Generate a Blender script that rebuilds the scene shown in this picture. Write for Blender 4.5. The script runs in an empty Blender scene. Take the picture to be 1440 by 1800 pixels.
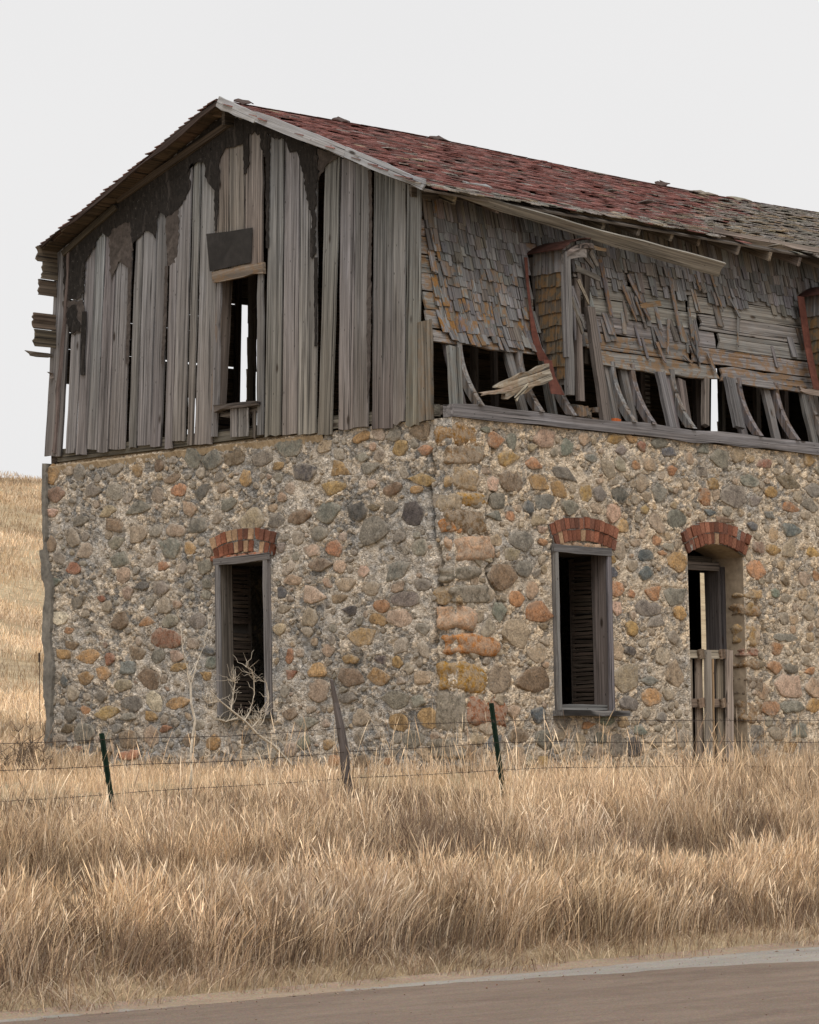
import bpy, bmesh, math
import numpy as np
from mathutils import Matrix, Vector

# ------------------------------------------------------------------ camera, sky, sun, exposure
sc = bpy.context.scene
F = 6400.0                      # focal length in photo pixels (1440 wide)
AR = math.radians(42)           # angle between the view heading and the long wall
PITCH = math.atan(550 / F)
ROLL = 0.02
HD = np.array([math.cos(AR), math.sin(AR), 0]); RT = np.array([math.sin(AR), -math.cos(AR), 0]); UP = np.array([0, 0, 1.0])
FW = HD * math.cos(PITCH) + UP * math.sin(PITCH)
CU = UP * math.cos(PITCH) - HD * math.sin(PITCH)
CR = RT * math.cos(ROLL) - CU * math.sin(ROLL)
CV = CU * math.cos(ROLL) + RT * math.sin(ROLL)
CAM = np.array([-29.15, -25.61, -0.55])

cam_data = bpy.data.cameras.new("camera")
cam_data.sensor_fit = 'HORIZONTAL'; cam_data.sensor_width = 36.0; cam_data.lens = F / 1440 * 36.0
cam_data.clip_start = 0.5; cam_data.clip_end = 3000
cam = bpy.data.objects.new("camera", cam_data); sc.collection.objects.link(cam)
cam.matrix_world = Matrix(((CR[0], CV[0], -FW[0], CAM[0]), (CR[1], CV[1], -FW[1], CAM[1]), (CR[2], CV[2], -FW[2], CAM[2]), (0, 0, 0, 1)))
sc.camera = cam

SUN_DIR = np.array([-0.42, -0.52, 0.90]); SUN_DIR = SUN_DIR / np.linalg.norm(SUN_DIR)
world = bpy.data.worlds.new("World"); sc.world = world; world.use_nodes = True
wn, wl = world.node_tree.nodes, world.node_tree.links
wn.clear()
w_out = wn.new('ShaderNodeOutputWorld'); w_bg = wn.new('ShaderNodeBackground')
w_sky = wn.new('ShaderNodeTexSky'); w_sky.sky_type = 'NISHITA'; w_sky.sun_disc = False
w_sky.sun_elevation = math.asin(SUN_DIR[2]); w_sky.sun_rotation = math.atan2(SUN_DIR[0], SUN_DIR[1])
w_sky.dust_density = 4.0
w_hsv = wn.new('ShaderNodeHueSaturation'); w_hsv.inputs['Saturation'].default_value = 0.0
w_mix = wn.new('ShaderNodeMix'); w_mix.data_type = 'RGBA'
w_mix.inputs['Factor'].default_value = 0.90       # a full overcast deck: nearly even white
w_mix.inputs['B'].default_value = (9.0, 8.95, 8.97, 1)
wl.new(w_sky.outputs[0], w_hsv.inputs['Color']); wl.new(w_hsv.outputs[0], w_mix.inputs['A'])
w_tc = wn.new('ShaderNodeTexCoord'); w_no = wn.new('ShaderNodeTexNoise'); w_no.inputs['Scale'].default_value = 2.2; w_no.inputs['Detail'].default_value = 3
w_rp = wn.new('ShaderNodeValToRGB'); w_rp.color_ramp.elements[0].position = .3; w_rp.color_ramp.elements[0].color = (.945, .948, .955, 1); w_rp.color_ramp.elements[1].position = .7; w_rp.color_ramp.elements[1].color = (1.03, 1.028, 1.02, 1)
w_ml = wn.new('ShaderNodeMix'); w_ml.data_type = 'RGBA'; w_ml.blend_type = 'MULTIPLY'; w_ml.inputs['Factor'].default_value = 1.0     # faint cloud tone
wl.new(w_tc.outputs['Generated'], w_no.inputs['Vector']); wl.new(w_no.outputs['Fac'], w_rp.inputs['Fac']); wl.new(w_mix.outputs['Result'], w_ml.inputs['A']); wl.new(w_rp.outputs['Color'], w_ml.inputs['B'])
wl.new(w_ml.outputs['Result'], w_bg.inputs['Color']); w_bg.inputs['Strength'].default_value = 0.10
wl.new(w_bg.outputs[0], w_out.inputs['Surface'])

sun_data = bpy.data.lights.new("sun", 'SUN'); sun_data.energy = 1.5; sun_data.angle = math.radians(32)
sun_data.color = (1.0, 0.985, 0.965)
sun = bpy.data.objects.new("sun", sun_data); sc.collection.objects.link(sun)
sun.rotation_euler = Vector(SUN_DIR).to_track_quat('Z', 'Y').to_euler(); sun.location = (-20, -30, 40)

vs = sc.view_settings
vs.view_transform = 'Standard'; vs.look = 'None'; vs.gamma = 1.0; vs.use_curve_mapping = False; vs.exposure = 0.0
sc.cycles.max_bounces = 4; sc.cycles.diffuse_bounces = 2; sc.cycles.glossy_bounces = 2

# ------------------------------------------------------------------ helpers
rng = np.random.default_rng(7)
def ray(x, y): return FW + CR * (x - 720) / F - CV * (y - 900) / F
def on_x(x, y, X=0.0):
    d = ray(x, y); return CAM + d * ((X - CAM[0]) / d[0])
def on_y(x, y, Y=0.0):
    d = ray(x, y); return CAM + d * ((Y - CAM[1]) / d[1])
def proj(P):
    v = np.asarray(P, float) - CAM; w = v @ FW
    return 720 + F * (v @ CR) / w, 900 - F * (v @ CV) / w
def lin(c):
    c = np.asarray(c, float) / 255.0
    return np.where(c <= 0.04045, c / 12.92, ((c + 0.055) / 1.055) ** 2.4)
def alb(r, g, b, k=1.25): return np.clip(lin((r, g, b)) * k, 0, 0.85)      # surface colour from its look under this sky
def unit(v):
    v = np.asarray(v, float); return v / (np.linalg.norm(v) + 1e-12)
def smooth(t): t = np.clip(t, 0, 1); return t * t * (3 - 2 * t)

_lat = np.random.default_rng(99).random((256, 256))
def vnoise(x, y):
    xi = np.floor(x).astype(int); yi = np.floor(y).astype(int); fx = x - xi; fy = y - yi
    fx = fx * fx * (3 - 2 * fx); fy = fy * fy * (3 - 2 * fy)
    a = _lat[xi & 255, yi & 255]; b = _lat[(xi + 1) & 255, yi & 255]; c = _lat[xi & 255, (yi + 1) & 255]; d = _lat[(xi + 1) & 255, (yi + 1) & 255]
    return a * (1 - fx) * (1 - fy) + b * fx * (1 - fy) + c * (1 - fx) * fy + d * fx * fy
def fbm(x, y, o=4, g=0.5):
    s = 0; a = 1; t = 0
    for i in range(o):
        s = s + a * vnoise(x * 2 ** i + 17.3 * i, y * 2 ** i + 9.1 * i); t += a; a *= g
    return s / t

def worley(x, y, seed=0):
    xi = np.floor(x).astype(int); yi = np.floor(y).astype(int); f1 = np.full(x.shape, 9.0); f2 = f1.copy(); idr = np.zeros(x.shape)
    for a in (-1, 0, 1):
        for b in (-1, 0, 1):
            cx, cy = xi + a, yi + b; jx = _lat[(cx + seed) & 255, (cy * 7 + seed) & 255]; jy = _lat[(cx * 5 + 31 + seed) & 255, (cy + 77) & 255]
            d = np.hypot(cx + jx - x, cy + jy - y); r = _lat[(cx * 3 + 11) & 255, (cy * 11 + 5 + seed) & 255]
            f2 = np.where(d < f1, f1, np.minimum(f2, d)); idr = np.where(d < f1, r, idr); f1 = np.minimum(f1, d)
    return f1, f2, idr
WLOC = {}
def link(o, parent=None, loc=(0, 0, 0)):
    sc.collection.objects.link(o); o.location = loc; WLOC[o.name] = np.array(loc, float)
    if parent is not None:
        o.parent = parent; o.matrix_parent_inverse = Matrix.Translation(-Vector(WLOC[parent.name]))
    return o
def empty(name, loc, label, cat, group=None):
    o = bpy.data.objects.new(name, None); o.empty_display_size = 0.3; link(o, None, loc)
    o['label'] = label; o['category'] = cat
    if group: o['group'] = group
    return o
def put(name, V, Fc, mat, parent=None, gc=None, col=None, smoothf=False, center=True):
    """link one mesh object; V world coords; gc grain coords; col RGBA per vertex or one RGBA"""
    V = np.asarray(V, float)
    c = (V.min(0) + V.max(0)) / 2 if center else np.zeros(3)
    me = bpy.data.meshes.new(name)
    me.from_pydata((V - c).tolist(), [], [tuple(int(i) for i in f) for f in Fc])
    n = len(V)
    if gc is not None:
        a = me.attributes.new('gc', 'FLOAT_VECTOR', 'POINT'); a.data.foreach_set('vector', np.asarray(gc, np.float32).ravel())
    if col is not None:
        col = np.asarray(col, np.float32)
        if col.ndim == 1: col = np.tile(col, (n, 1))
        a = me.attributes.new('pc', 'FLOAT_COLOR', 'POINT'); a.data.foreach_set('color', col.ravel())
    if smoothf: me.polygons.foreach_set('use_smooth', np.ones(len(me.polygons), bool))
    me.materials.append(mat); me.update()
    o = bpy.data.objects.new(name, me)
    return link(o, parent, tuple(c))
def big_mesh(name, V, quads, tris, mat, parent=None, col=None, gc=None, smoothf=False):
    me = bpy.data.meshes.new(name); nq = len(quads); nt = len(tris)
    me.vertices.add(len(V)); me.vertices.foreach_set('co', np.asarray(V, np.float32).ravel())
    loops = np.concatenate([np.asarray(quads, np.int32).ravel(), np.asarray(tris, np.int32).ravel()])
    me.loops.add(len(loops)); me.loops.foreach_set('vertex_index', loops)
    me.polygons.add(nq + nt)
    ls = np.concatenate([np.arange(nq) * 4, nq * 4 + np.arange(nt) * 3]).astype(np.int32)
    me.polygons.foreach_set('loop_start', ls)
    if smoothf: me.polygons.foreach_set('use_smooth', np.ones(nq + nt, bool))
    me.update(calc_edges=True); me.validate()
    if col is not None:
        a = me.attributes.new('pc', 'FLOAT_COLOR', 'POINT'); a.data.foreach_set('color', np.asarray(col, np.float32).ravel())
    if gc is not None:
        a = me.attributes.new('gc', 'FLOAT_VECTOR', 'POINT'); a.data.foreach_set('vector', np.asarray(gc, np.float32).ravel())
    me.materials.append(mat)
    return link(bpy.data.objects.new(name, me), parent)

class Pile:                       # many small pieces joined into one part
    def __init__(s): s.V = []; s.F = []; s.G = []; s.C = []; s.n = 0
    def add(s, V, Fc, gc, col):
        col = np.asarray(col, float)
        if col.ndim == 1: col = np.tile(col, (len(V), 1))
        s.V.append(np.asarray(V)); s.F += [tuple(i + s.n for i in f) for f in Fc]; s.G.append(np.asarray(gc)); s.C.append(col); s.n += len(V)
    def build(s, name, mat, parent, kind='stuff', smoothf=False):
        if not s.n: return None
        o = put(name, np.vstack(s.V), s.F, mat, parent, np.vstack(s.G), np.vstack(s.C), smoothf)
        if kind: o['kind'] = kind
        return o

def plank(A, B, width, thick, wdir, k=2, n=5, rag0=0.0, rag1=0.0, wob=0.004, col=(.2, .18, .17, 0), w1=None, bow=0.0, twist=0.0, col1=None):
    """board from A to B; returns V,F,gc,col"""
    A = np.asarray(A, float); B = np.asarray(B, float); L = np.linalg.norm(B - A); w = (B - A) / L
    u = np.asarray(wdir, float); u = unit(u - w * (u @ w)); v = np.cross(w, u)
    w1 = width if w1 is None else w1
    S = np.linspace(0, L, n + 1)[:, None] * np.ones((1, k + 1))
    S[0] += rag0 * rng.random(k + 1); S[-1] -= rag1 * rng.random(k + 1)
    ws = np.linspace(width, w1, n + 1)[:, None]
    X = (np.linspace(-.5, .5, k + 1)[None, :]) * ws
    X[:, 0] += rng.normal(0, wob, n + 1); X[:, -1] += rng.normal(0, wob, n + 1)
    tt = S / L
    bowo = bow * 4 * tt * (1 - tt) + twist * X / max(width, 1e-6) * tt
    off = rng.normal(0, wob * .5, (n + 1, k + 1))
    P = A + S[..., None] * w + X[..., None] * u + (bowo + off)[..., None] * v
    fr = P + v * thick / 2; bk = P - v * thick / 2
    V = np.concatenate([fr.reshape(-1, 3), bk.reshape(-1, 3)])
    m = (n + 1) * (k + 1); Fc = []
    for i in range(n):
        for j in range(k):
            a = i * (k + 1) + j; b = a + 1; c = a + k + 2; d = a + k + 1
            Fc.append((a, b, c, d)); Fc.append((a + m, d + m, c + m, b + m))
        a = i * (k + 1); d = a + k + 1; Fc.append((a, d, d + m, a + m))
        a = i * (k + 1) + k; d = a + k + 1; Fc.append((a, a + m, d + m, d))
    for j in range(k):
        a = j; Fc.append((a, a + m, a + 1 + m, a + 1))
        a = n * (k + 1) + j; Fc.append((a, a + 1, a + 1 + m, a + m))
    r = rng.random(3) * 40
    g1 = np.stack([X, np.full_like(X, thick / 2), S], -1).reshape(-1, 3); g2 = g1.copy(); g2[:, 1] *= -1
    gc = np.concatenate([g1, g2]) + r
    col = np.asarray(col, float)
    if col1 is not None:
        t = tt.reshape(-1, 1); cc = col * (1 - t) + np.asarray(col1, float) * t; C = np.concatenate([cc, cc])
    else: C = np.tile(col, (2 * m, 1))
    return V, Fc, gc, C
def board(name, parent, mat, *a, **kw):
    V, Fc, gc, C = plank(*a, **kw); return put(name, V, Fc, mat, parent, gc, C)

def prism(poly, o, u, v, thick, col, jit=0.0):
    """extrude a 2D outline (in u,v) by thick along u x v; front at +"""
    poly = np.asarray(poly, float); o = np.asarray(o, float); u = np.asarray(u, float); v = np.asarray(v, float); nn = np.cross(u, v)
    P = o + poly[:, :1] * u + poly[:, 1:] * v; n = len(P)
    V = np.concatenate([P + nn * thick / 2, P - nn * thick / 2])
    Fc = [tuple(range(n)), tuple(range(2 * n - 1, n - 1, -1))] + [(i, i + n, (i + 1) % n + n, (i + 1) % n) for i in range(n)]
    gc = np.concatenate([np.c_[poly[:, 0], np.full(n, thick / 2), poly[:, 1]], np.c_[poly[:, 0], np.full(n, -thick / 2), poly[:, 1]]]) + rng.random(3) * 40
    return V, Fc, gc, np.tile(np.asarray(col, float), (2 * n, 1))
def ragged(poly, step=0.03, amp=0.012):
    out = []; n = len(poly)
    for i in range(n):
        a = np.array(poly[i]); b = np.array(poly[(i + 1) % n]); L = np.linalg.norm(b - a); k = max(1, int(L / step)); d = (b - a) / (L + 1e-9); nn = np.array([-d[1], d[0]])
        for j in range(k):
            out.append(a + (b - a) * j / k + (nn * rng.normal(0, amp) if j else 0))
    return np.array(out)
def tube(path, rad, sides=5):
    path = np.asarray(path, float); m = len(path); rad = np.broadcast_to(rad, (m,))
    T = np.gradient(path, axis=0); V = []
    for i in range(m):
        t = unit(T[i]); a = unit(np.cross(t, [0.31, 0.17, 0.93] if abs(t[2]) < .9 else [1, 0.1, 0])); b = np.cross(t, a)
        for s in range(sides):
            q = 2 * math.pi * s / sides; V.append(path[i] + rad[i] * (a * math.cos(q) + b * math.sin(q)))
    Fc = [(i * sides + s, i * sides + (s + 1) % sides, (i + 1) * sides + (s + 1) % sides, (i + 1) * sides + s) for i in range(m - 1) for s in range(sides)]
    Fc += [tuple(range(sides))[::-1], tuple(range((m - 1) * sides, m * sides))]
    return np.array(V), Fc

# ------------------------------------------------------------------ materials
def mat_new(name):
    m = bpy.data.materials.new(name); m.use_nodes = True; nt = m.node_tree; nt.nodes.clear()
    out = nt.nodes.new('ShaderNodeOutputMaterial'); bs = nt.nodes.new('ShaderNodeBsdfPrincipled')
    bs.inputs['Roughness'].default_value = 0.9; bs.inputs['Specular IOR Level'].default_value = 0.2
    nt.links.new(bs.outputs[0], out.inputs['Surface'])
    return m, nt, bs
class N:                          # terse node helper
    def __init__(s, nt): s.nt = nt
    def new(s, t, **kw):
        n = s.nt.nodes.new(t)
        for k, v in kw.items(): setattr(n, k, v)
        return n
    def L(s, a, b): s.nt.links.new(a, b)
    def attr(s, name): return s.new('ShaderNodeAttribute', attribute_name=name)
    def mapping(s, vec, scale):
        m = s.new('ShaderNodeMapping'); m.inputs['Scale'].default_value = scale; s.L(vec, m.inputs['Vector']); return m.outputs[0]
    def noise(s, vec, scale=1.0, detail=4.0, rough=0.6, dist=0.0):
        n = s.new('ShaderNodeTexNoise'); n.inputs['Scale'].default_value = scale; n.inputs['Detail'].default_value = detail
        n.inputs['Roughness'].default_value = rough; n.inputs['Distortion'].default_value = dist
        if vec is not None: s.L(vec, n.inputs['Vector'])
        return n.outputs['Fac']
    def vor(s, vec, scale=1.0, feature='F1', rnd=1.0):
        n = s.new('ShaderNodeTexVoronoi', feature=feature); n.inputs['Scale'].default_value = scale; n.inputs['Randomness'].default_value = rnd
        s.L(vec, n.inputs['Vector']); return n
    def ramp(s, fac, stops):
        r = s.new('ShaderNodeValToRGB'); e = r.color_ramp.elements
        while len(e) < len(stops): e.new(0.5)
        for i, (p, c) in enumerate(stops):
            e[i].position = p; e[i].color = (c, c, c, 1) if np.isscalar(c) else tuple(c)[:3] + (1,)
        s.L(fac, r.inputs['Fac']); return r.outputs['Color']
    def mix(s, fac, a, b, mode='MIX'):
        m = s.new('ShaderNodeMix', data_type='RGBA', blend_type=mode)
        for sock, v in (('Factor', fac), ('A', a), ('B', b)):
            if hasattr(v, 'is_output'): s.L(v, m.inputs[sock])
            elif sock == 'Factor': m.inputs[sock].default_value = v
            else: m.inputs[sock].default_value = (v, v, v, 1) if np.isscalar(v) else tuple(v)[:3] + (1,)
        return m.outputs['Result']
    def math(s, op, a, b=0.0):
        m = s.new('ShaderNodeMath', operation=op)
        for i, v in enumerate((a, b)):
            if hasattr(v, 'is_output'): s.L(v, m.inputs[i])
            else: m.inputs[i].default_value = v
        return m.outputs[0]
    def new_sep(s, col):
        x = s.new('ShaderNodeSeparateColor'); s.L(col, x.inputs[0]); return x.outputs[0]
    def bump(s, bs, h, strength=0.5, dist=0.01):
        b = s.new('ShaderNodeBump'); b.inputs['Strength'].default_value = strength; b.inputs['Distance'].default_value = dist
        s.L(h, b.inputs['Height']); s.L(b.outputs[0], bs.inputs['Normal'])

def mat_wood(name, contrast=1.0, lichen=(0.26, 0.135, 0.045), fine=1.0, brown=.13):
    m, nt, bs = mat_new(name); n = N(nt)
    gc = n.attr('gc').outputs['Vector']; pc = n.attr('pc')
    grain = n.noise(n.mapping(gc, (60 * fine, 30, 0.9)), 1, 5, 0.62, 0.04)
    broad = n.noise(n.mapping(gc, (9, 9, 1.1)), 1, 4, 0.6, 0.4)
    crack = n.noise(n.mapping(gc, (46 * fine, 4, 0.5)), 1, 3, 0.5, 0.03)
    fibre = n.noise(n.mapping(gc, (220 * fine, 60, 5)), 1, 3, 0.6)
    c = n.mix(1.0, pc.outputs['Color'], n.ramp(grain, [(0.26, 1 - .62 * contrast), (0.5, 1.0), (0.74, 1 + .55 * contrast)]), 'MULTIPLY')
    c = n.mix(1.0, c, n.ramp(fibre, [(0.2, .78), (0.8, 1.22)]), 'MULTIPLY')
    streak = n.noise(n.mapping(gc, (24, 12, 0.28)), 1, 4, 0.6, 0.03)
    c = n.mix(1.0, c, n.ramp(streak, [(0.28, 1 - .48 * contrast), (0.5, 1.0), (0.74, 1 + .36 * contrast)]), 'MULTIPLY')
    c = n.mix(n.ramp(broad, [(0.48, 0), (0.70, brown)]), c, n.mix(1.0, c, (1.0, .82, .66), 'MULTIPLY'))
    c = n.mix(n.ramp(broad, [(0.28, 0.6), (0.44, 0)]), c, n.mix(1.0, c, (1.32, 1.35, 1.42), 'MULTIPLY'))
    c = n.mix(n.ramp(crack, [(0.60, 0), (0.66, 0.9)]), c, (0.016, 0.014, 0.013))
    dk = n.noise(n.mapping(gc, (7, 7, 0.7)), 1, 5, 0.7, 0.3)
    c = n.mix(n.ramp(dk, [(0.54, 0), (0.70, .62)]), c, n.mix(1.0, c, (.34, .32, .31), 'MULTIPLY'))
    nl = n.vor(n.mapping(gc, (16, 16, 5.5)), 1, 'F1').outputs['Distance']
    c = n.mix(n.ramp(nl, [(0.06, 0.8), (0.10, 0)]), c, (0.02, 0.016, 0.014))
    kn = n.vor(n.mapping(gc, (4.2, 4, 1.5)), 1, 'F1').outputs['Distance']
    c = n.mix(n.ramp(kn, [(0.05, 0.9), (0.11, 0)]), c, (0.035, 0.024, 0.017))
    li = n.noise(n.mapping(gc, (9, 9, 6)), 1.4, 5, 0.62)
    lf = n.math('MULTIPLY', pc.outputs['Alpha'], n.ramp(li, [(0.47, 0), (0.56, 1)]))
    ln = n.noise(gc, 60, 3, 0.6)
    c = n.mix(lf, c, n.mix(ln, np.array(lichen) * .45, np.array(lichen) * 1.25))
    n.L(c, bs.inputs['Base Color']); bs.inputs['Roughness'].default_value = 0.88
    hgt = n.math('SUBTRACT', n.math('ADD', grain, n.math('MULTIPLY', fibre, .4)), n.math('MULTIPLY', n.ramp(crack, [(0.62, 0), (0.70, 1)]), 1.0))
    n.bump(bs, hgt, 0.55, 0.006)
    return m
M_WOOD = mat_wood("weathered_wood")
M_SHAKE = mat_wood("shingle_wood", 0.85, fine=1.3, brown=.25)
M_PAINT = mat_wood("flaking_pale_paint", 0.45, brown=0.05)

def mat_roof():
    m, nt, bs = mat_new("roof_shingle"); n = N(nt)
    gc = n.attr('gc').outputs['Vector']; pc = n.attr('pc')
    a = n.noise(n.mapping(gc, (50, 30, 9)), 1, 4, 0.65); b = n.noise(gc, 6, 3, 0.6)
    c = n.mix(1.0, pc.outputs['Color'], n.ramp(a, [(0.25, .5), (0.75, 1.5)]), 'MULTIPLY')
    c = n.mix(n.ramp(b, [(0.55, 0), (0.75, .6)]), c, (0.10, 0.085, 0.075))
    n.L(c, bs.inputs['Base Color']); n.bump(bs, a, 0.5, 0.005)
    return m
M_ROOF = mat_roof()

MORTAR = (0.44, 0.355, 0.26)
def mat_mortar(name, tan, grey, dark, bias):
    m, nt, bs = mat_new(name); n = N(nt)
    co = n.new('ShaderNodeTexCoord').outputs['Object']
    big = n.noise(co, 1.1, 4, 0.6, 0.3); mid = n.noise(co, 5.5, 6, 0.7, 0.4); fine = n.noise(co, 34, 6, 0.72); vf = n.noise(co, 120, 3, 0.6)
    vo = n.vor(n.mapping(co, (1, 1, 1.25)), 26, 'F1'); ed = n.vor(n.mapping(co, (1, 1, 1.25)), 26, 'DISTANCE_TO_EDGE').outputs['Distance']
    c = n.mix(n.ramp(n.math('ADD', n.math('MULTIPLY', big, .55), n.math('MULTIPLY', mid, .45)), [(bias - .07, 0), (bias + .07, 1)]), tan, grey)
    ck = n.attr('pc'); tone = n.new_sep(ck.outputs['Color'])
    c = n.mix(ck.outputs['Alpha'], c, n.mix(n.ramp(tone, [(0.3, 0), (0.7, 1)]), np.array(grey) * .85, np.array(tan) * np.array([1.02, .93, .80])))
    c = n.mix(1.0, c, n.ramp(tone, [(0.0, .66), (0.5, 1.0), (1.0, 1.28)]), 'MULTIPLY')
    c = n.mix(1.0, c, n.ramp(n.new_sep(vo.outputs['Color']), [(0.0, .8), (1.0, 1.18)]), 'MULTIPLY')
    c = n.mix(1.0, c, n.ramp(fine, [(0.32, .40), (0.5, 1.0), (0.68, 1.48)]), 'MULTIPLY')
    c = n.mix(n.ramp(mid, [(0.60, 0), (0.74, .45)]), c, np.array(tan) * 1.25)
    pit = n.math('MULTIPLY', n.ramp(n.noise(co, 17, 5, 0.7, .6), [(0.57, 0), (0.66, 1)]), 0.72)
    c = n.mix(pit, c, dark)
    c = n.mix(n.math('MULTIPLY', n.ramp(ed, [(0.0, 1), (0.07, 0)]), .40), c, dark)
    st = n.noise(n.mapping(co, (2.2, 2.2, 1.2)), 1.0, 5, 0.65)
    c = n.mix(n.ramp(st, [(0.56, 0), (0.70, .55)]), c, dark)
    sm = n.noise(co, 2.6, 6, .68, .5)
    c = n.mix(n.ramp(sm, [(0.53, 0), (0.62, .62)]), c, n.mix(fine, np.array(tan) * .70, np.array(tan) * 1.30))
    gs = n.noise(n.mapping(co, (1, 1, .8)), 1.9, 6, .7, .4)
    c = n.mix(n.ramp(gs, [(0.55, 0), (0.66, .6)]), c, n.mix(fine, np.array(grey) * .45, np.array(grey) * 1.05))
    n.L(c, bs.inputs['Base Color']); bs.inputs['Roughness'].default_value = 0.95
    h = n.math('ADD', n.math('MULTIPLY', fine, 1.0), n.math('ADD', n.math('MULTIPLY', n.ramp(ed, [(0, 0), (0.25, 1)]), .5), n.math('MULTIPLY', vf, .35)))
    n.bump(bs, n.math('SUBTRACT', h, n.math('MULTIPLY', pit, .8)), 0.85, 0.016)
    return m
M_MORT_G = mat_mortar("gable_mortar", (0.68, 0.59, 0.485), (0.38, 0.365, 0.345), (0.070, 0.066, 0.062), 0.495)
M_MORT_F = mat_mortar("front_mortar", (0.72, 0.59, 0.44), (0.47, 0.435, 0.39), (0.095, 0.082, 0.07), 0.54)

def mat_stone():
    m, nt, bs = mat_new("field_stone"); n = N(nt)
    gc = n.attr('gc').outputs['Vector']; pc = n.attr('pc')
    a = n.noise(gc, 9, 6, 0.65, 0.5); b = n.noise(gc, 45, 5, 0.7); v = n.noise(n.mapping(gc, (14, 40, 40)), 1, 3, 0.5, 1.0); s = n.noise(gc, 150, 2, .5)
    c = n.mix(1.0, pc.outputs['Color'], n.ramp(a, [(0.28, .50), (0.5, 1.05), (0.72, 1.55)]), 'MULTIPLY')
    c = n.mix(1.0, c, n.ramp(b, [(0.32, .58), (0.68, 1.42)]), 'MULTIPLY')
    c = n.mix(n.ramp(v, [(0.62, 0), (0.70, .5)]), c, n.mix(1.0, c, (.35, .33, .32), 'MULTIPLY'))
    c = n.mix(n.ramp(n.noise(gc, 22, 4, .7), [(0.59, 0), (0.70, .8)]), c, (0.055, 0.05, 0.046))
    c = n.mix(n.ramp(n.noise(gc, 13, 3, .6), [(0.64, 0), (0.74, .5)]), c, (0.36, 0.34, 0.30))
    sm = n.math('MULTIPLY', pc.outputs['Alpha'], n.ramp(n.noise(gc, 16, 5, .7), [(0.40, 0), (0.56, .95)]))
    c = n.mix(sm, c, n.mix(b, (0.26, 0.23, 0.195), (0.66, 0.56, 0.44)))
    n.L(c, bs.inputs['Base Color'])
    n.bump(bs, n.math('ADD', a, n.math('ADD', n.math('MULTIPLY', b, .7), n.math('MULTIPLY', s, .25))), 0.8, 0.025)
    return m
M_STONE = mat_stone()

def mat_plain(name, c1, c2, scale=20, bumpd=0.004, rough=0.9, metal=0.0, useattr=False):
    m, nt, bs = mat_new(name); n = N(nt); co = n.new('ShaderNodeTexCoord').outputs['Object']
    a = n.noise(co, scale, 5, 0.65); b = n.noise(co, scale * .2, 3, .6)
    c = n.mix(n.ramp(a, [(0.3, 0), (0.7, 1)]), c1, c2)
    c = n.mix(1.0, c, n.ramp(b, [(0.3, .75), (0.7, 1.2)]), 'MULTIPLY')
    if useattr: c = n.mix(1.0, c, n.attr('pc').outputs['Color'], 'MULTIPLY')
    n.L(c, bs.inputs['Base Color']); bs.inputs['Roughness'].default_value = rough; bs.inputs['Metallic'].default_value = metal
    n.bump(bs, a, 0.4, bumpd)
    return m
def mat_tar():
    m, nt, bs = mat_new("tar_paper"); n = N(nt); co = n.new('ShaderNodeTexCoord').outputs['Object']
    a = n.noise(n.mapping(co, (1, 1, .35)), 34, 5, .7); b = n.noise(n.mapping(co, (1, 1, .3)), 9, 5, .7, .3)
    c = n.mix(n.ramp(a, [(0.3, 0), (0.7, 1)]), (0.010, 0.009, 0.0085), (0.034, 0.029, 0.026))
    c = n.mix(n.ramp(b, [(0.56, 0), (0.66, .55)]), c, (0.075, 0.065, 0.06))
    c = n.mix(n.ramp(n.noise(n.mapping(co, (1, 1, .4)), 60, 4, .7), [(0.64, 0), (0.70, .8)]), c, (0.16, 0.15, 0.145))
    n.L(c, bs.inputs['Base Color']); n.bump(bs, a, .4, .004); return m
M_TAR = mat_tar()
M_TARB = mat_plain("faded_tar_paper", (0.045, 0.037, 0.033), (0.11, 0.092, 0.083), 18)
M_SHEET = mat_plain("dark_sheet_metal", (0.020, 0.018, 0.017), (0.036, 0.032, 0.030), 12, .001, .6)
M_FLASH = mat_plain("rusted_flashing", (0.085, 0.030, 0.022), (0.15, 0.055, 0.038), 22, .002, .7)
M_FLASHD = mat_plain("dark_rusted_flashing", (0.030, 0.014, 0.011), (0.07, 0.028, 0.020), 22, .002, .7)
M_PALE = mat_plain("peeling_white_paint", (0.24, 0.24, 0.245), (0.40, 0.40, 0.41), 14)
M_CEMENT = mat_plain("grey_cement", (0.135, 0.125, 0.11), (0.25, 0.23, 0.20), 16, .012)
M_SILL = mat_plain("lime_bed", (0.30, 0.225, 0.145), (0.48, 0.375, 0.255), 18, .012)
M_PLASTER = mat_plain("tan_plaster", (0.26, 0.20, 0.14), (0.42, 0.33, 0.235), 12, .01)
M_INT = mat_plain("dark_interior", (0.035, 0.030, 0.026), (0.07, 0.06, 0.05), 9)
M_BRICK = mat_plain("red_brick", (0.62, 0.55, 0.5), (1.2, 1.15, 1.1), 40, .005, .95, 0, True)
M_GREEN = mat_plain("green_paint", (0.008, 0.022, 0.014), (0.014, 0.036, 0.022), 10, .001, .6)
M_WIRE = mat_plain("rusty_wire", (0.03, 0.022, 0.018), (0.07, 0.05, 0.04), 30, .0005, .7)
M_TWIG = mat_plain("dead_twig", (0.46, 0.39, 0.30), (0.70, 0.61, 0.49), 30, .001)
M_TWIGB = mat_plain("brown_twig", (0.12, 0.085, 0.06), (0.22, 0.16, 0.11), 30, .001)

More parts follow.
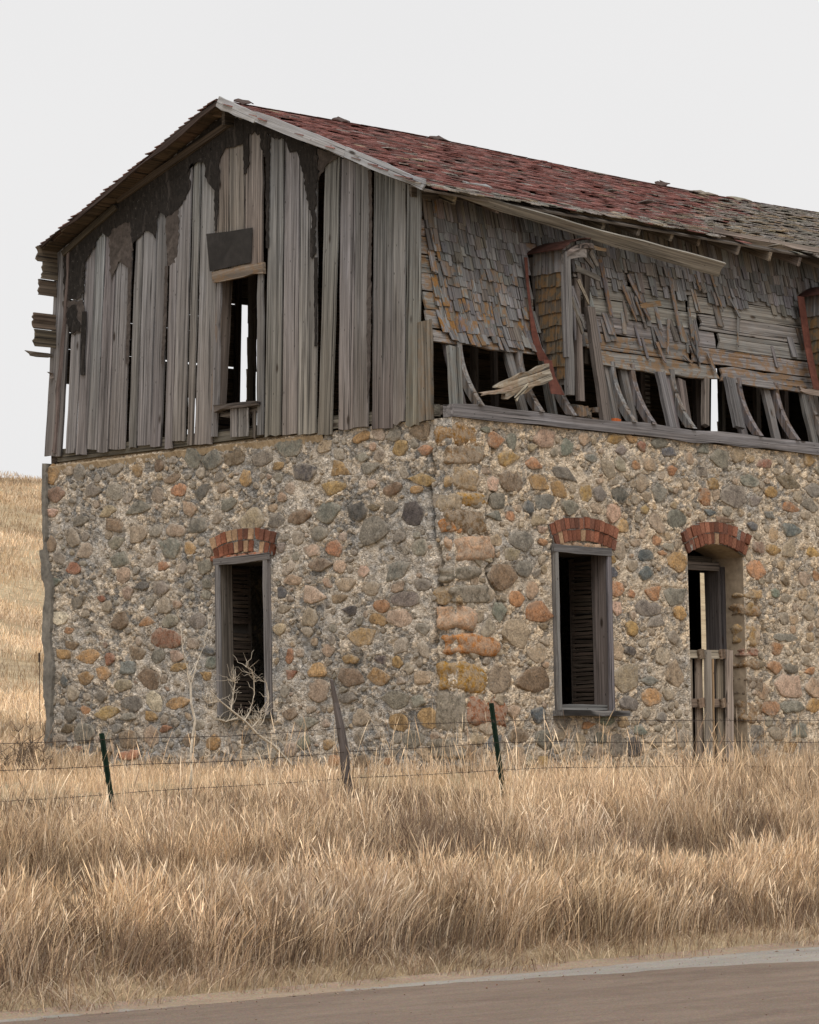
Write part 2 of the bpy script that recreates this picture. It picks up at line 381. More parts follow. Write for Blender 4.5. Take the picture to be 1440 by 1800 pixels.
def mat_grass(name):
    m, nt, bs = mat_new(name); n = N(nt); pc = n.attr('pc')
    n.L(pc.outputs['Color'], bs.inputs['Base Color']); bs.inputs['Roughness'].default_value = 0.75
    out = [x for x in nt.nodes if x.type == 'OUTPUT_MATERIAL'][0]
    df = n.new('ShaderNodeBsdfDiffuse'); n.L(pc.outputs['Color'], df.inputs['Color']); n.L(df.outputs[0], out.inputs['Surface'])
    return m
M_GRASS = mat_grass("dry_grass_blade")

def mat_ground():
    m, nt, bs = mat_new("straw_ground"); n = N(nt); co = n.new('ShaderNodeTexCoord').outputs['Object']
    a = n.noise(n.mapping(co, (1, 1, 2.5)), 0.16, 6, .65, .4); b = n.noise(co, 2.4, 6, .7, .3); f = n.noise(co, 26, 5, .7)
    g = n.noise(n.mapping(co, (1, 1, 3)), 0.75, 5, .65, .5)
    c = n.mix(n.ramp(a, [(0.36, 0), (0.64, 1)]), (0.42, 0.31, 0.185), (0.60, 0.475, 0.30))
    c = n.mix(n.ramp(g, [(0.5, 0), (0.72, .7)]), c, (0.30, 0.225, 0.145))
    c = n.mix(1.0, c, n.ramp(b, [(0.25, .66), (0.75, 1.3)]), 'MULTIPLY')
    c = n.mix(1.0, c, n.ramp(f, [(0.25, .7), (0.75, 1.28)]), 'MULTIPLY')
    n.L(c, bs.inputs['Base Color']); n.bump(bs, n.math('ADD', b, n.math('MULTIPLY', f, .4)), .8, .12)
    return m
M_GROUND = mat_ground()
def mat_road(name, c1, c2, dust):
    m, nt, bs = mat_new(name); n = N(nt); co = n.new('ShaderNodeTexCoord').outputs['Object']
    agg = n.vor(co, 95, 'F1'); f = n.noise(co, 60, 4, .7); mid = n.noise(n.mapping(co, (.35, 1.5, 1)), 1.6, 5, .65, .3); bl = n.noise(co, 7, 4, .6)
    c = n.mix(n.ramp(mid, [(0.35, 0), (0.65, 1)]), c1, c2)
    c = n.mix(n.ramp(bl, [(0.5, 0), (0.75, .45)]), c, dust)
    c = n.mix(.45, c, n.mix(1.0, c, n.mix(.6, (1, 1, 1), agg.outputs['Color']), 'MULTIPLY'))
    c = n.mix(1.0, c, n.ramp(f, [(0.25, .65), (0.75, 1.35)]), 'MULTIPLY')
    n.L(c, bs.inputs['Base Color']); n.bump(bs, n.math('ADD', f, agg.outputs['Distance']), .5, .006)
    return m
M_ROAD = mat_road("worn_asphalt", (0.19, 0.138, 0.105), (0.265, 0.198, 0.152), (0.31, 0.225, 0.16))
M_EDGE = mat_road("pale_road_edge", (0.30, 0.27, 0.24), (0.40, 0.36, 0.31), (0.36, 0.28, 0.21))
M_DIRT = mat_road("dusty_shoulder", (0.33, 0.24, 0.17), (0.42, 0.32, 0.23), (0.27, 0.19, 0.13))

# ------------------------------------------------------------------ ground, hill, road
GY = np.array([-400, -60, -30, -16, -8.0, -7, -6, -5, -3.8, -2.2, 0, 6.5, 14])
GZ = np.array([-1.9, -1.9, -1.85, -1.75, -1.67, -1.37, -1.14, -.93, -.70, -.44, -.03, .20, .42])
def road_tilt(x, y):
    xc = -9.7 + 1.115 * (np.clip(y, -8, 8) + 8); d = x - xc
    return 0.015 * 30 * np.tanh(d / 30)
def ground_z(x, y):
    x = np.asarray(x, float); y = np.asarray(y, float)
    z = np.interp(y, GY, GZ) + road_tilt(x, y) * np.where(y > 0, np.exp(-np.maximum(y, 0) / 12), 1)
    s = (y + 25.6) / 0.748
    hill = -0.55 + s * (0.019 + 0.079 * smooth((s - 40) / 172))
    hill = hill + (fbm(x * .03 + 5, y * .05 + 3, 3) - .5) * np.clip((s - 60) * .02, 0, 2.2)
    crest = -0.55 + 212 * 0.098 + (y - 133) * 0.01
    hill = np.where(s > 212, crest, hill)
    z = np.where(y > 6.5, z * (1 - smooth((y - 8) / 12)) + hill * smooth((y - 8) / 12), z)
    z = z + (fbm(x * .9, y * .9, 3) - .5) * .12 * np.clip((y + 7.9) * 1.5, 0, 1)
    return z
def axis(lo, hi, a, b, step, grow=1.13):
    m = list(np.arange(a, b + 1e-6, step)); s = step; v = b
    while v < hi: s *= grow; v += s; m.append(v)
    s = step; v = a
    while v > lo: s *= grow; v -= s; m.insert(0, v)
    return np.array(m)
gx = axis(-700, 900, -22, 14, .3); gy = axis(-300, 900, -9, 14, .25)
X, Y = np.meshgrid(gx, gy, indexing='ij')
Z = ground_z(X, Y) - np.where(Y < -7.95, .07, 0)
nx, ny = X.shape; idx = np.arange(nx * ny).reshape(nx, ny)
q = np.stack([idx[:-1, :-1], idx[1:, :-1], idx[1:, 1:], idx[:-1, 1:]], -1).reshape(-1, 4)
ground = big_mesh("ground", np.stack([X, Y, Z], -1).reshape(-1, 3), q, np.zeros((0, 3), int), M_GROUND, smoothf=True)
ground['kind'] = 'structure'; ground['label'] = "dry straw coloured ground rising from the road to the grassy hill"

def strip(name, f0, f1, dz, mat, label):
    xs = axis(-300, 400, -20, 2, .06); t = np.linspace(0, 1, 9)
    a = f0(xs); b = f1(xs)
    Yg = a[:, None] * (1 - t) + b[:, None] * t; Xg = np.repeat(xs[:, None], 9, 1)
    Zg = np.interp(Yg, GY, GZ) + road_tilt(Xg, Yg) + dz * (1 - t[None, :] * .9)
    n1 = len(xs); ii = np.arange(n1 * 9).reshape(n1, 9)
    qq = np.stack([ii[:-1, :-1], ii[:-1, 1:], ii[1:, 1:], ii[1:, :-1]], -1).reshape(-1, 4)
    o = big_mesh(name, np.stack([Xg, Yg, Zg], -1).reshape(-1, 3), qq, np.zeros((0, 3), int), mat)
    o['kind'] = 'structure'; o['label'] = label; return o
wav = lambda x, s, a: (fbm(x * s, x * 0 + 3.3, 4) - .5) * a
edge1 = lambda x: -8.24 + wav(x, .8, .40) + wav(x, 6, .14)
apron = lambda x: -8.25 - 2.0 * smooth((x + 11.0) / 8) * np.clip((30 - x) / 30, 0.2, 1) + wav(x, .7, .5) + wav(x, 5, .22)
strip("road", lambda x: edge1(x) * 0 - 8.1, lambda x: x * 0 - 15.6, 0.0, M_ROAD, "brown grey worn asphalt road along the grass verge")
strip("road_edge", lambda x: -8.12 + x * 0, apron, 0.004, M_EDGE, "pale worn strip along the asphalt edge")
def pebbles():
    rp = np.random.default_rng(44); P = Pile()
    for k in range(700):
        x = rp.uniform(-17, 0); y = -8.05 - abs(rp.normal(0, .35)) if k % 3 else rp.uniform(-14, -8.1); s_ = rp.uniform(.003, .008) * (1.8 if rp.random() < .05 else 1)
        z = float(np.interp(y, GY, GZ) + road_tilt(np.array(x), np.array(y))) + s_ * .5
        V = np.array([(1, 0, 0), (-1, 0, 0), (0, 1, 0), (0, -1, 0), (0, 0, .8), (0, 0, -.8)], float) * s_ * rp.uniform(.7, 1.3, (6, 1)); a = rp.random() * 6; R = np.array([[math.cos(a), -math.sin(a), 0], [math.sin(a), math.cos(a), 0], [0, 0, 1]])
        V = V @ R.T + np.array([x, y, z]); c = alb(*[(140, 118, 100), (156, 136, 118), (120, 98, 82), (124, 88, 68)][rp.integers(4)])
        P.add(V, [(0, 2, 4), (2, 1, 4), (1, 3, 4), (3, 0, 4), (2, 0, 5), (1, 2, 5), (3, 1, 5), (0, 3, 5)], V * 3, np.r_[c, .2])
    o = P.build("gravel", M_STONE, None); o['label'] = "loose gravel and dirt crumbs scattered along the asphalt"; o['category'] = "gravel"
pebbles()
strip("shoulder", lambda x: -7.9 + x * 0, lambda x: edge1(x) - .03, 0.010, M_DIRT, "thin dusty brown shoulder between road and grass")

# ------------------------------------------------------------------ the house
LEN, WID, ZT = 14.0, 6.45, 3.80
house = empty("stone_house", (0, 0, 0), "derelict two storey fieldstone and grey plank house with sagging red shingle roof", "house")

PAL = dict(oc=(152, 122, 80), oc2=(126, 98, 66), **{'or': (156, 114, 82)}, pk=(166, 140, 120), rd=(132, 92, 72), gr=(114, 108, 98), gn=(108, 109, 99), bl=(90, 94, 95), dk=(80, 75, 73), tn=(150, 132, 110), bn=(116, 98, 79), wh=(198, 184, 160), mt=(148, 135, 118))
S_ = 0.27778
SETS_G = [(40, 560, S_, [(185,985,80,110,0,'oc'),(205,1115,140,90,-15,'bn'),(185,1230,80,60,0,'pk'),(360,975,60,100,10,'gr'),(440,1090,100,80,0,'gr'),(725,960,60,80,0,'oc'),(860,930,60,80,0,'bn'),(950,1010,100,50,-10,'bn'),(1075,885,80,130,5,'gn'),(1200,900,115,105,0,'gn'),(1340,880,120,90,0,'bn'),(1410,1010,70,110,0,'oc'),(990,1085,80,80,0,'or'),(1130,1100,110,80,-30,'dk'),(1255,1070,100,60,0,'tn'),(735,1195,160,85,-10,'gr'),(545,1215,130,65,-15,'tn'),(350,1280,110,60,-8,'gr'),(575,1305,110,80,10,'bn'),(590,1420,100,70,0,'gr'),(725,1365,110,130,0,'tn'),(965,1340,100,80,0,'tn'),(1105,1310,120,90,0,'gr'),(935,1455,140,130,0,'gn'),(1055,1455,60,80,0,'oc'),(625,1520,160,90,-12,'gn'),(320,1580,90,70,15,'rd'),(635,1620,85,95,0,'pk'),(885,1565,90,60,-10,'or'),(1150,1570,115,90,0,'gr'),(750,1690,85,60,5,'dk'),(870,1705,100,90,0,'gr'),(1165,1680,135,65,5,'gr'),(200,1665,70,60,0,'gn'),(180,1430,55,90,0,'bn'),(1300,1175,110,80,0,'gr')]),
 (340, 560, 0.31944, [(530,715,150,90,-5,'gn'),(380,770,105,80,-5,'gr'),(310,880,110,105,0,'oc'),(465,810,60,40,0,'oc'),(610,845,120,90,0,'dk'),(805,820,130,80,0,'oc'),(960,825,110,65,0,'gr'),(770,930,130,75,-12,'oc'),(1135,710,75,80,0,'oc'),(1105,635,75,75,0,'gr'),(925,650,80,50,-10,'oc'),(1260,620,115,75,0,'bn'),(1275,725,75,60,0,'or'),(1255,885,130,55,0,'oc'),(1225,940,60,45,0,'oc'),(1095,940,90,60,-10,'bn'),(905,1060,90,100,15,'dk'),(1205,1075,115,110,0,'dk'),(990,1160,145,135,0,'gr'),(740,1065,135,95,-15,'gn'),(580,1095,130,70,-10,'bn'),(455,1110,90,65,0,'gr'),(690,1180,90,75,0,'gr'),(660,1275,100,65,0,'pk'),(775,1265,90,80,0,'or'),(690,1355,120,80,10,'bn'),(1110,1390,200,80,-8,'gn'),(805,1365,60,75,0,'pk'),(840,1465,95,75,0,'tn'),(1125,1480,75,50,-10,'tn'),(1080,1040,80,60,0,'gr'),(990,1040,70,40,0,'bn'),(320,1110,125,115,0,'tn'),(60,1360,100,80,0,'gr'),(65,1455,115,55,0,'gr'),(650,1520,150,90,0,'pk'),(480,1260,80,65,0,'gr'),(1160,1545,140,80,0,'gr'),(935,1390,55,50,0,'pk'),(1265,1465,90,60,0,'gr'),(195,1015,100,60,0,'gr')]),
 (0, 1000, S_, [(1010,120,105,100,0,'bn'),(490,215,120,80,-15,'gr'),(765,330,110,95,-15,'bn'),(930,335,110,55,-10,'or'),(1075,330,95,85,0,'gr'),(1255,330,95,100,0,'gr'),(1050,440,160,110,5,'rd'),(640,190,50,40,0,'rd'),(375,310,90,85,0,'wh'),(435,390,60,45,0,'or'),(455,485,85,55,10,'bn'),(400,540,110,60,10,'oc'),(560,555,120,85,-5,'oc'),(690,570,65,75,0,'rd'),(860,530,180,80,15,'bn'),(1000,550,80,80,0,'gr'),(810,625,115,75,-5,'gn'),(945,690,120,130,20,'bn'),(650,660,100,70,0,'oc'),(540,690,85,85,0,'oc'),(775,735,110,70,0,'tn'),(640,805,80,75,0,'gr'),(840,850,120,90,0,'gr'),(975,840,100,115,30,'wh'),(1120,850,130,70,-10,'oc'),(675,910,135,75,-5,'oc'),(810,935,95,45,0,'gr'),(945,930,100,60,0,'oc'),(525,1040,110,140,0,'gr'),(440,920,80,110,0,'gr'),(540,895,60,50,10,'or'),(810,1080,120,95,0,'bn'),(955,1060,90,120,0,'tn'),(405,710,40,80,0,'bl'),(1110,550,100,70,0,'pk'),(1130,620,100,50,-5,'oc'),(1310,680,120,50,0,'oc'),(1340,590,60,80,0,'gn'),(1330,830,100,80,0,'gr'),(1350,1100,80,100,-20,'oc'),(1040,1010,80,50,0,'rd'),(820,1180,110,60,0,'or'),(490,1140,60,40,0,'rd'),(430,1010,90,70,0,'bn'),(1210,1090,100,80,0,'bn'),(1320,520,130,60,10,'bl'),(450,1190,110,70,0,'bn'),(640,1200,120,90,0,'oc2'),(1000,1230,120,90,0,'bn')]),
 (340, 900, S_, [(970,465,105,95,0,'tn'),(915,550,95,55,0,'bn'),(1000,625,120,55,5,'dk'),(1190,595,100,75,10,'or'),(1170,680,100,65,15,'oc'),(1070,785,175,110,0,'oc'),(735,670,85,105,0,'tn'),(545,740,75,65,0,'tn'),(780,1000,110,85,10,'oc'),(610,1030,85,60,0,'rd'),(1000,1045,165,105,10,'bn'),(1170,1045,130,110,15,'oc'),(790,1130,90,130,15,'tn'),(970,1175,105,60,-5,'gr'),(1280,1190,150,110,0,'gr'),(1060,1300,90,100,20,'tn'),(715,1340,140,80,0,'gr'),(610,1280,95,75,0,'bn'),(1300,1335,110,100,0,'oc'),(850,1470,80,60,0,'oc'),(700,1460,80,85,0,'gr'),(885,1570,80,70,0,'or'),(740,1600,90,100,0,'tn'),(1060,1580,90,70,0,'bn'),(140,1450,110,120,-20,'bn'),(330,1430,60,70,0,'dk'),(1235,1580,70,50,0,'or'),(1390,1440,120,90,0,'gr'),(560,510,50,80,0,'bl'),(1300,670,150,120,0,'pk'),(630,430,100,60,0,'pk'),(1355,560,170,90,0,'gr'),(1300,475,70,55,0,'tn'),(1290,950,60,70,0,'oc'),(1195,935,90,50,0,'dk'),(990,930,90,60,0,'oc'),(610,915,40,90,10,'or')])]
SETS_F = [(700, 700, S_, [(605,260,120,80,0,'or'),(690,380,140,80,0,'oc'),(600,540,70,110,0,'pk'),(715,530,120,110,0,'bn'),(890,530,135,90,0,'oc'),(1020,575,120,110,20,'oc'),(1050,475,170,70,5,'gr'),(1190,600,75,110,0,'oc'),(1275,605,85,100,0,'gr'),(625,650,115,115,0,'gr'),(925,655,120,85,0,'gn'),(825,685,85,85,0,'bl'),(625,740,110,65,0,'gn'),(710,745,60,75,0,'or'),(1085,690,95,95,0,'gr'),(1070,310,80,100,-20,'gn'),(930,255,120,110,0,'pk'),(1225,380,80,50,0,'gn'),(1180,260,60,80,0,'pk'),(1410,330,60,60,0,'gr'),(1400,610,90,90,0,'dk'),(860,415,80,70,0,'or'),(880,770,150,70,-5,'tn'),(910,830,80,50,0,'pk'),(780,905,130,100,0,'gr'),(915,910,70,50,0,'or'),(720,985,130,90,0,'tn'),(790,1080,90,100,0,'gr'),(750,1270,95,85,0,'or'),(890,1355,160,110,10,'or'),(755,1485,155,155,0,'tn'),(640,1350,90,110,0,'gn'),(920,1440,60,40,0,'bn'),(885,1615,120,100,0,'tn'),(1365,725,85,110,0,'pk'),(1420,810,60,80,0,'oc'),(1360,1105,60,85,0,'bl'),(1385,1205,70,100,0,'or'),(1385,1330,70,80,0,'pk'),(1355,1020,50,60,0,'oc'),(1390,1600,70,120,0,'tn'),(660,1125,180,145,0,'bn'),(720,270,60,90,0,'gn'),(560,200,90,60,0,'gn'),(670,210,100,55,-20,'pk'),(850,310,70,60,0,'tn'),(780,1600,50,130,0,'bl'),(620,900,80,60,0,'tn'),(560,460,60,50,0,'mt')]),
 (1040, 740, S_, [(210,185,110,65,0,'gr'),(150,115,110,60,0,'oc'),(255,115,80,50,0,'oc'),(430,140,95,60,0,'gr'),(320,160,60,60,0,'rd'),(490,195,110,55,0,'bl'),(715,175,100,60,0,'gn'),(370,275,115,80,0,'pk'),(280,280,60,60,0,'or'),(510,315,85,60,0,'or'),(820,240,120,110,0,'gr'),(925,215,70,90,0,'tn'),(1375,245,70,80,0,'oc'),(1100,270,125,55,0,'rd'),(705,325,140,60,0,'gr'),(1000,375,110,75,0,'gn'),(775,395,100,65,0,'oc'),(1245,385,180,80,0,'bn'),(1410,440,90,90,0,'gr'),(190,460,115,105,0,'dk'),(430,460,85,120,0,'gr'),(900,475,130,140,0,'gr'),(720,480,80,110,0,'or'),(1140,450,70,65,0,'oc'),(1255,545,100,60,0,'or'),(1390,530,90,80,0,'gr'),(1030,505,90,70,-20,'gr'),(1125,595,170,45,0,'gn'),(820,625,140,40,0,'bn'),(745,580,70,45,0,'bl'),(1260,690,130,85,0,'bl'),(1020,665,60,65,0,'bl'),(540,620,105,105,0,'gr'),(230,660,120,90,0,'oc'),(410,755,50,70,0,'or'),(340,850,75,75,0,'bl'),(345,965,80,90,0,'bl'),(545,890,100,130,0,'oc'),(450,835,60,35,0,'or'),(280,770,70,50,0,'tn'),(395,1090,95,95,0,'or'),(255,1095,50,45,0,'or'),(530,1110,130,110,0,'gr'),(560,1210,70,90,0,'oc'),(355,1190,140,90,0,'gr'),(420,1265,150,80,-10,'gr'),(260,1315,80,90,0,'oc'),(245,1455,90,60,0,'dk'),(215,1630,160,170,0,'tn'),(370,1645,110,55,0,'gn'),(380,1745,110,100,0,'oc'),(530,1600,110,150,0,'tn'),(1040,940,110,110,0,'or'),(1150,815,90,60,0,'oc'),(1050,1095,100,60,0,'oc'),(1010,1190,90,105,0,'oc2'),(1165,1090,60,60,0,'gn'),(1350,1000,90,90,0,'pk'),(1230,1010,60,60,0,'bn'),(960,1350,120,165,0,'oc'),(1230,1370,140,50,0,'gr'),(1170,1440,90,70,0,'or'),(1365,1440,60,60,0,'bn'),(970,1470,90,70,0,'rd'),(970,1545,110,80,0,'bn'),(1060,1535,90,60,0,'bn'),(1165,1560,105,85,0,'or'),(1265,1570,95,70,0,'gr'),(1040,1690,240,160,0,'tn'),(1255,1680,165,150,0,'pk'),(1410,1690,110,140,0,'pk'),(1390,1580,90,50,0,'or'),(1420,980,60,80,0,'or'),(1400,830,90,60,0,'oc'),(340,560,50,60,0,'oc'),(1065,800,70,70,0,'bn')]),
 (1040, 1100, S_, [(985,550,170,150,0,'oc'),(1130,520,120,85,0,'or'),(1265,510,130,70,0,'gr'),(1405,500,80,90,0,'oc'),(1330,660,165,85,0,'gn'),(1040,670,90,80,0,'gr'),(1260,770,90,70,0,'oc'),(1060,790,150,80,0,'gr'),(1370,780,120,90,0,'tn'),(305,660,75,60,0,'gn'),(55,710,70,60,0,'gn'),(165,760,100,130,0,'gr'),(270,770,70,120,0,'dk'),(240,490,100,80,0,'gr'),(100,600,110,60,0,'gn'),(40,800,80,80,0,'tn'),(450,580,70,70,0,'gr')]),
 (700, 1150, S_, [(640,160,130,150,0,'tn'),(860,160,220,140,0,'bn'),(760,520,130,80,0,'bn'),(890,390,70,110,0,'bl'),(930,680,110,60,0,'oc'),(930,540,100,110,0,'gr'),(1380,150,70,130,0,'pk'),(1195,450,120,40,0,'or'),(1040,430,140,80,0,'gr'),(1290,530,70,60,0,'bl'),(760,650,100,100,0,'pk'),(610,560,110,100,0,'bl')])]
SETS_G.append((700, 1150, S_, [(195,405,140,120,0,'oc'),(100,560,140,90,0,'gr'),(30,300,90,80,0,'gr'),(40,440,150,80,0,'or'),(150,150,110,90,0,'pk'),(120,300,100,70,0,'gr')]))
# corner stones: zoom offsets, centre, size, colour
QUOINS = [(700, 700, [(365,225,265,165,'oc2'),(440,360,240,120,'bn'),(410,510,180,140,'tn'),(470,640,210,100,'oc'),(440,780,210,150,'bn'),(300,800,80,90,'or'),(450,945,310,165,'pk'),(390,1110,280,110,'gr'),(450,1240,290,130,'gr'),(380,1390,260,170,'pk'),(465,1565,345,140,'or'),(300,660,120,120,'mt'),(290,1240,110,120,'tn')]),
          (700, 1150, [(410,145,310,190,'oc'),(555,365,270,200,'rd'),(300,360,110,280,'gr'),(300,600,200,140,'gr'),(450,620,120,120,'bn'),(330,760,260,120,'bn')])]

# openings in wall coordinates: (u0, u1, z0, z1)
GW = (2.745, 3.575, .70, 2.43)               # gable window (u = y)
FWN = (1.61, 2.59, .67, 2.42)                # front window (u = x)
DOOR = (4.06, 5.12, .02, 2.50)               # doorway with segmental arch
CRK_G = [[(762,905),(758,930),(763,950),(770,965),(775,990),(768,1010),(773,1030),(772,1060),(768,1090)], [(757,800),(760,830),(753,850),(758,900)], [(768,1090),(764,1130),(768,1170)]]
CRK_F = [[(872,760),(868,810),(873,850),(858,900),(853,930),(866,960),(870,985),(858,1000)], [(860,1010),(880,1060),(890,1080),(888,1130),(898,1180),(897,1215)], [(1330,1060),(1337,1085),(1345,1110),(1350,1150)]]

def build_stone_list(sets, wall):
    out = []
    for ox, oy, s, lst in sets:
        for (x, y, w, h, ang, c) in lst:
            px, py = ox + s * x, oy + s * y
            P = on_x(px, py) if wall == 'g' else on_y(px, py)
            u = P[1] if wall == 'g' else P[0]
            Q = on_x(px + 4, py) if wall == 'g' else on_y(px + 4, py); ku = 4 / abs((Q[1] if wall == 'g' else Q[0]) - u)
            # angle flips on the gable since u runs to the left in view
            out.append([u, P[2], s * w / ku / 2 * 1.12, s * h / 164 / 2 * 1.10, math.radians(-ang if wall == 'f' else ang), c])
    return out
def outline(a, b, ang, n, r):
    k = int(r.integers(5, 9)); tc = np.sort((np.arange(k) + r.uniform(-.32, .32, k)) * 2 * np.pi / k + r.random() * 6)
    p = r.uniform(2.2, 4.0); rd = (np.abs(np.cos(tc)) ** p + np.abs(np.sin(tc)) ** p) ** (-1 / p) * r.uniform(.88, 1.10, k)
    cx, cy = rd * np.cos(tc), rd * np.sin(tc); cx = np.r_[cx, cx[0]]; cy = np.r_[cy, cy[0]]
    cum = np.r_[0, np.cumsum(np.hypot(np.diff(cx), np.diff(cy)))]; tt = np.linspace(0, cum[-1], n, endpoint=False) + r.random() * .1
    x = np.interp(tt % cum[-1], cum, cx); y = np.interp(tt % cum[-1], cum, cy)
    f = 1 + r.normal(0, .035, n); x, y = a * x * f, b * y * f
    x = x + y * r.uniform(-.25, .25)
    return np.stack([x * math.cos(ang) - y * math.sin(ang), x * math.sin(ang) + y * math.cos(ang)], -1)

OCC = 0.01
class Wall:
    def __init__(s, wall, umax, openings, sets, mats, cracks):
        s.w = wall; s.umax = umax; s.op = openings; s.mats = mats
        s.nu, s.nz = int(umax / OCC), int(4.3 / OCC); s.z0 = -.4
        s.occ = np.zeros((s.nu, s.nz), bool); s.stones = []
        r = np.random.default_rng(11 if wall == 'g' else 12)
        for (a, b, c, d) in openings: s.mark((a + b) / 2, (c + d) / 2, (b - a) / 2 + .03, (d - c) / 2 + .03, 0, box=True)
        if wall == 'g': s.mark((GW[0] + GW[1]) / 2, 2.6, .5, .17, 0, box=True); s.mark(0, 2, .16, 3, 0, box=True)
        else:
            s.mark((FWN[0] + FWN[1]) / 2, 2.6, .55, .18, 0, box=True); s.mark((DOOR[0] + DOOR[1]) / 2, 2.66, .56, .18, 0, box=True); s.mark(0, 2, .16, 3, 0, box=True)
        for (u, z, a, b, ang, c) in build_stone_list(sets, wall):
            f = 1.0
            while f > .55 and not s.free(u, z, a * f * .86, b * f * .86, ang): f *= .9
            if f <= .56: continue
            s.put(u, z, a * f, b * f, ang, c, r, 0)
        for cr_ in cracks:                    # keep stones off the cracks
            for p, q_ in zip(cr_[:-1], cr_[1:]):
                for t_ in np.linspace(0, 1, 6):
                    pp = (p[0] + (q_[0] - p[0]) * t_, p[1] + (q_[1] - p[1]) * t_); uu = on_x(*pp)[1:] if wall == 'g' else on_y(*pp)[[0, 2]]; s.mark(uu[0], uu[1], .018, .018, 0)
        # filler stones, ever smaller
        keys = ['gr', 'gn', 'tn', 'bn', 'oc', 'or', 'pk', 'mt', 'mt', 'dk', 'gr', 'bl', 'rd']
        pr = np.array([.15, .07, .14, .12, .08, .06, .08, .12, .08, .03, .04, .02, .01]) if wall == 'f' else np.array([.20, .09, .12, .13, .06, .04, .06, .12, .08, .05, .03, .01, .01])
        for rad, tries in (((.11, 320), (.082, 620), (.058, 900), (.040, 700), (.028, 500)) if wall == 'f' else ((.10, 120), (.075, 260), (.055, 420), (.040, 500), (.028, 500))):
            for _ in range(tries):
                a = rad * r.uniform(.8, 1.45); b = rad * r.uniform(.6, 1.0); u = r.uniform(.05, umax - .05); z = r.uniform(-.3, ZT - .08)
                if not s.free(u, z, a * .96, b * .96, 0): continue
                s.put(u, z, a, b, r.normal(0, .35), r.choice(keys, p=pr / pr.sum()), r, 1)
        s.cells(r)
        s.cr = [[(on_x(*p)[1:] if wall == 'g' else on_y(*p)[[0, 2]]) for p in c] for c in cracks]
    def cells(s, r):
        S = np.array([(t[0], t[1], t[2], t[3], t[4]) for t in s.stones]); s.poly = []
        def qq(X, Y, k):
            x0 = X - S[k, 0]; y0 = Y - S[k, 1]; c, n_ = math.cos(S[k, 4]), math.sin(S[k, 4])
            return np.hypot((x0 * c + y0 * n_) / S[k, 2], (-x0 * n_ + y0 * c) / S[k, 3])
        for i in range(len(S)):
            a, b = S[i, 2], S[i, 3]; n = 18 if a > .08 else (13 if a > .05 else 9)
            th = np.linspace(0, 2 * np.pi, n, endpoint=False) + r.random(); lim = r.uniform(1.06, 1.22) * (1 + .10 * np.sin(2 * th + r.random() * 6) + .08 * np.sin(3 * th + r.random() * 6) + r.normal(0, .035, n))
            ur = 1 / np.hypot((np.cos(th) * math.cos(S[i, 4]) + np.sin(th) * math.sin(S[i, 4])) / a, (-np.cos(th) * math.sin(S[i, 4]) + np.sin(th) * math.cos(S[i, 4])) / b)
            t = np.linspace(.25, 1.45, 34); R = ur[:, None] * t[None]; X = S[i, 0] + np.cos(th)[:, None] * R; Y = S[i, 1] + np.sin(th)[:, None] * R
            ok = t[None] <= lim[:, None]; nb = np.where((np.abs(S[:, 0] - S[i, 0]) < 1.5 * (S[:, 2] + a)) & (np.abs(S[:, 1] - S[i, 1]) < 1.5 * (S[:, 3] + max(a, b))))[0]
            for k in nb:
                if k != i: ok &= qq(X, Y, k) > t[None]
            kk = np.maximum(np.argmin(np.c_[ok, np.zeros(n, bool)], 1) - 1, 0); rr = R[np.arange(n), np.minimum(kk, 33)] - r.uniform(.002, .010)
            rr = np.maximum(rr, .012) * (1 + r.normal(0, .025, n)); pp = np.stack([np.cos(th) * rr, np.sin(th) * rr], -1)
            if r.random() < .8 and n >= 9:                    # chipped, straight-sided outline
                kc = int(r.integers(5, 9)) if n > 9 else 5; ci = np.unique((np.arange(kc) * n / kc + r.uniform(-.6, .6, kc)).round().astype(int) % n); cc = pp[np.r_[ci, ci[0]]] * 1.04
                cum = np.r_[0, np.cumsum(np.hypot(*np.diff(cc, axis=0).T))]; ts = np.linspace(0, cum[-1], n, endpoint=False)
                pp = np.stack([np.interp(ts, cum, cc[:, 0]), np.interp(ts, cum, cc[:, 1])], -1) * (1 + r.normal(0, .018, (n, 1)))
            s.poly.append(pp)
        s.stones = [t + (k,) for k, t in enumerate(s.stones)]
    def win(s, u, z, e):
        return max(0, int((u - e) / OCC)), min(s.nu, int((u + e) / OCC) + 1), max(0, int((z - s.z0 - e) / OCC)), min(s.nz, int((z - s.z0 + e) / OCC) + 1)
    def patch(s, u, z, a, b, ang, box=False):
        e = max(a, b) * 1.2 + .02; i0, i1, j0, j1 = s.win(u, z, e)
        U, Zz = np.meshgrid((np.arange(i0, i1) + .5) * OCC - u, (np.arange(j0, j1) + .5) * OCC + s.z0 - z, indexing='ij')
        x = U * math.cos(ang) + Zz * math.sin(ang); y = -U * math.sin(ang) + Zz * math.cos(ang)
        m = (np.abs(x) < a) & (np.abs(y) < b) if box else (np.abs(x / a) ** 2.6 + np.abs(y / b) ** 2.6) < 1
        return (slice(i0, i1), slice(j0, j1)), m
    def free(s, u, z, a, b, ang):
        if u < 0 or u > s.umax or z < s.z0 or z > ZT: return False
        sl, m = s.patch(u, z, a, b, ang); return not (s.occ[sl] & m).any()
    def mark(s, u, z, a, b, ang, box=False):
        sl, m = s.patch(u, z, a, b, ang, box); s.occ[sl] |= m
    def put(s, u, z, a, b, ang, c, r, fill):
        s.mark(u, z, a, b, ang); s.stones.append((u, z, a, b, ang, c, fill))
    def P(s, u, z, d):                        # d = out of the wall
        u = np.asarray(u); return np.stack([-d, u, z], -1) if s.w == 'g' else np.stack([u, -d, z], -1)
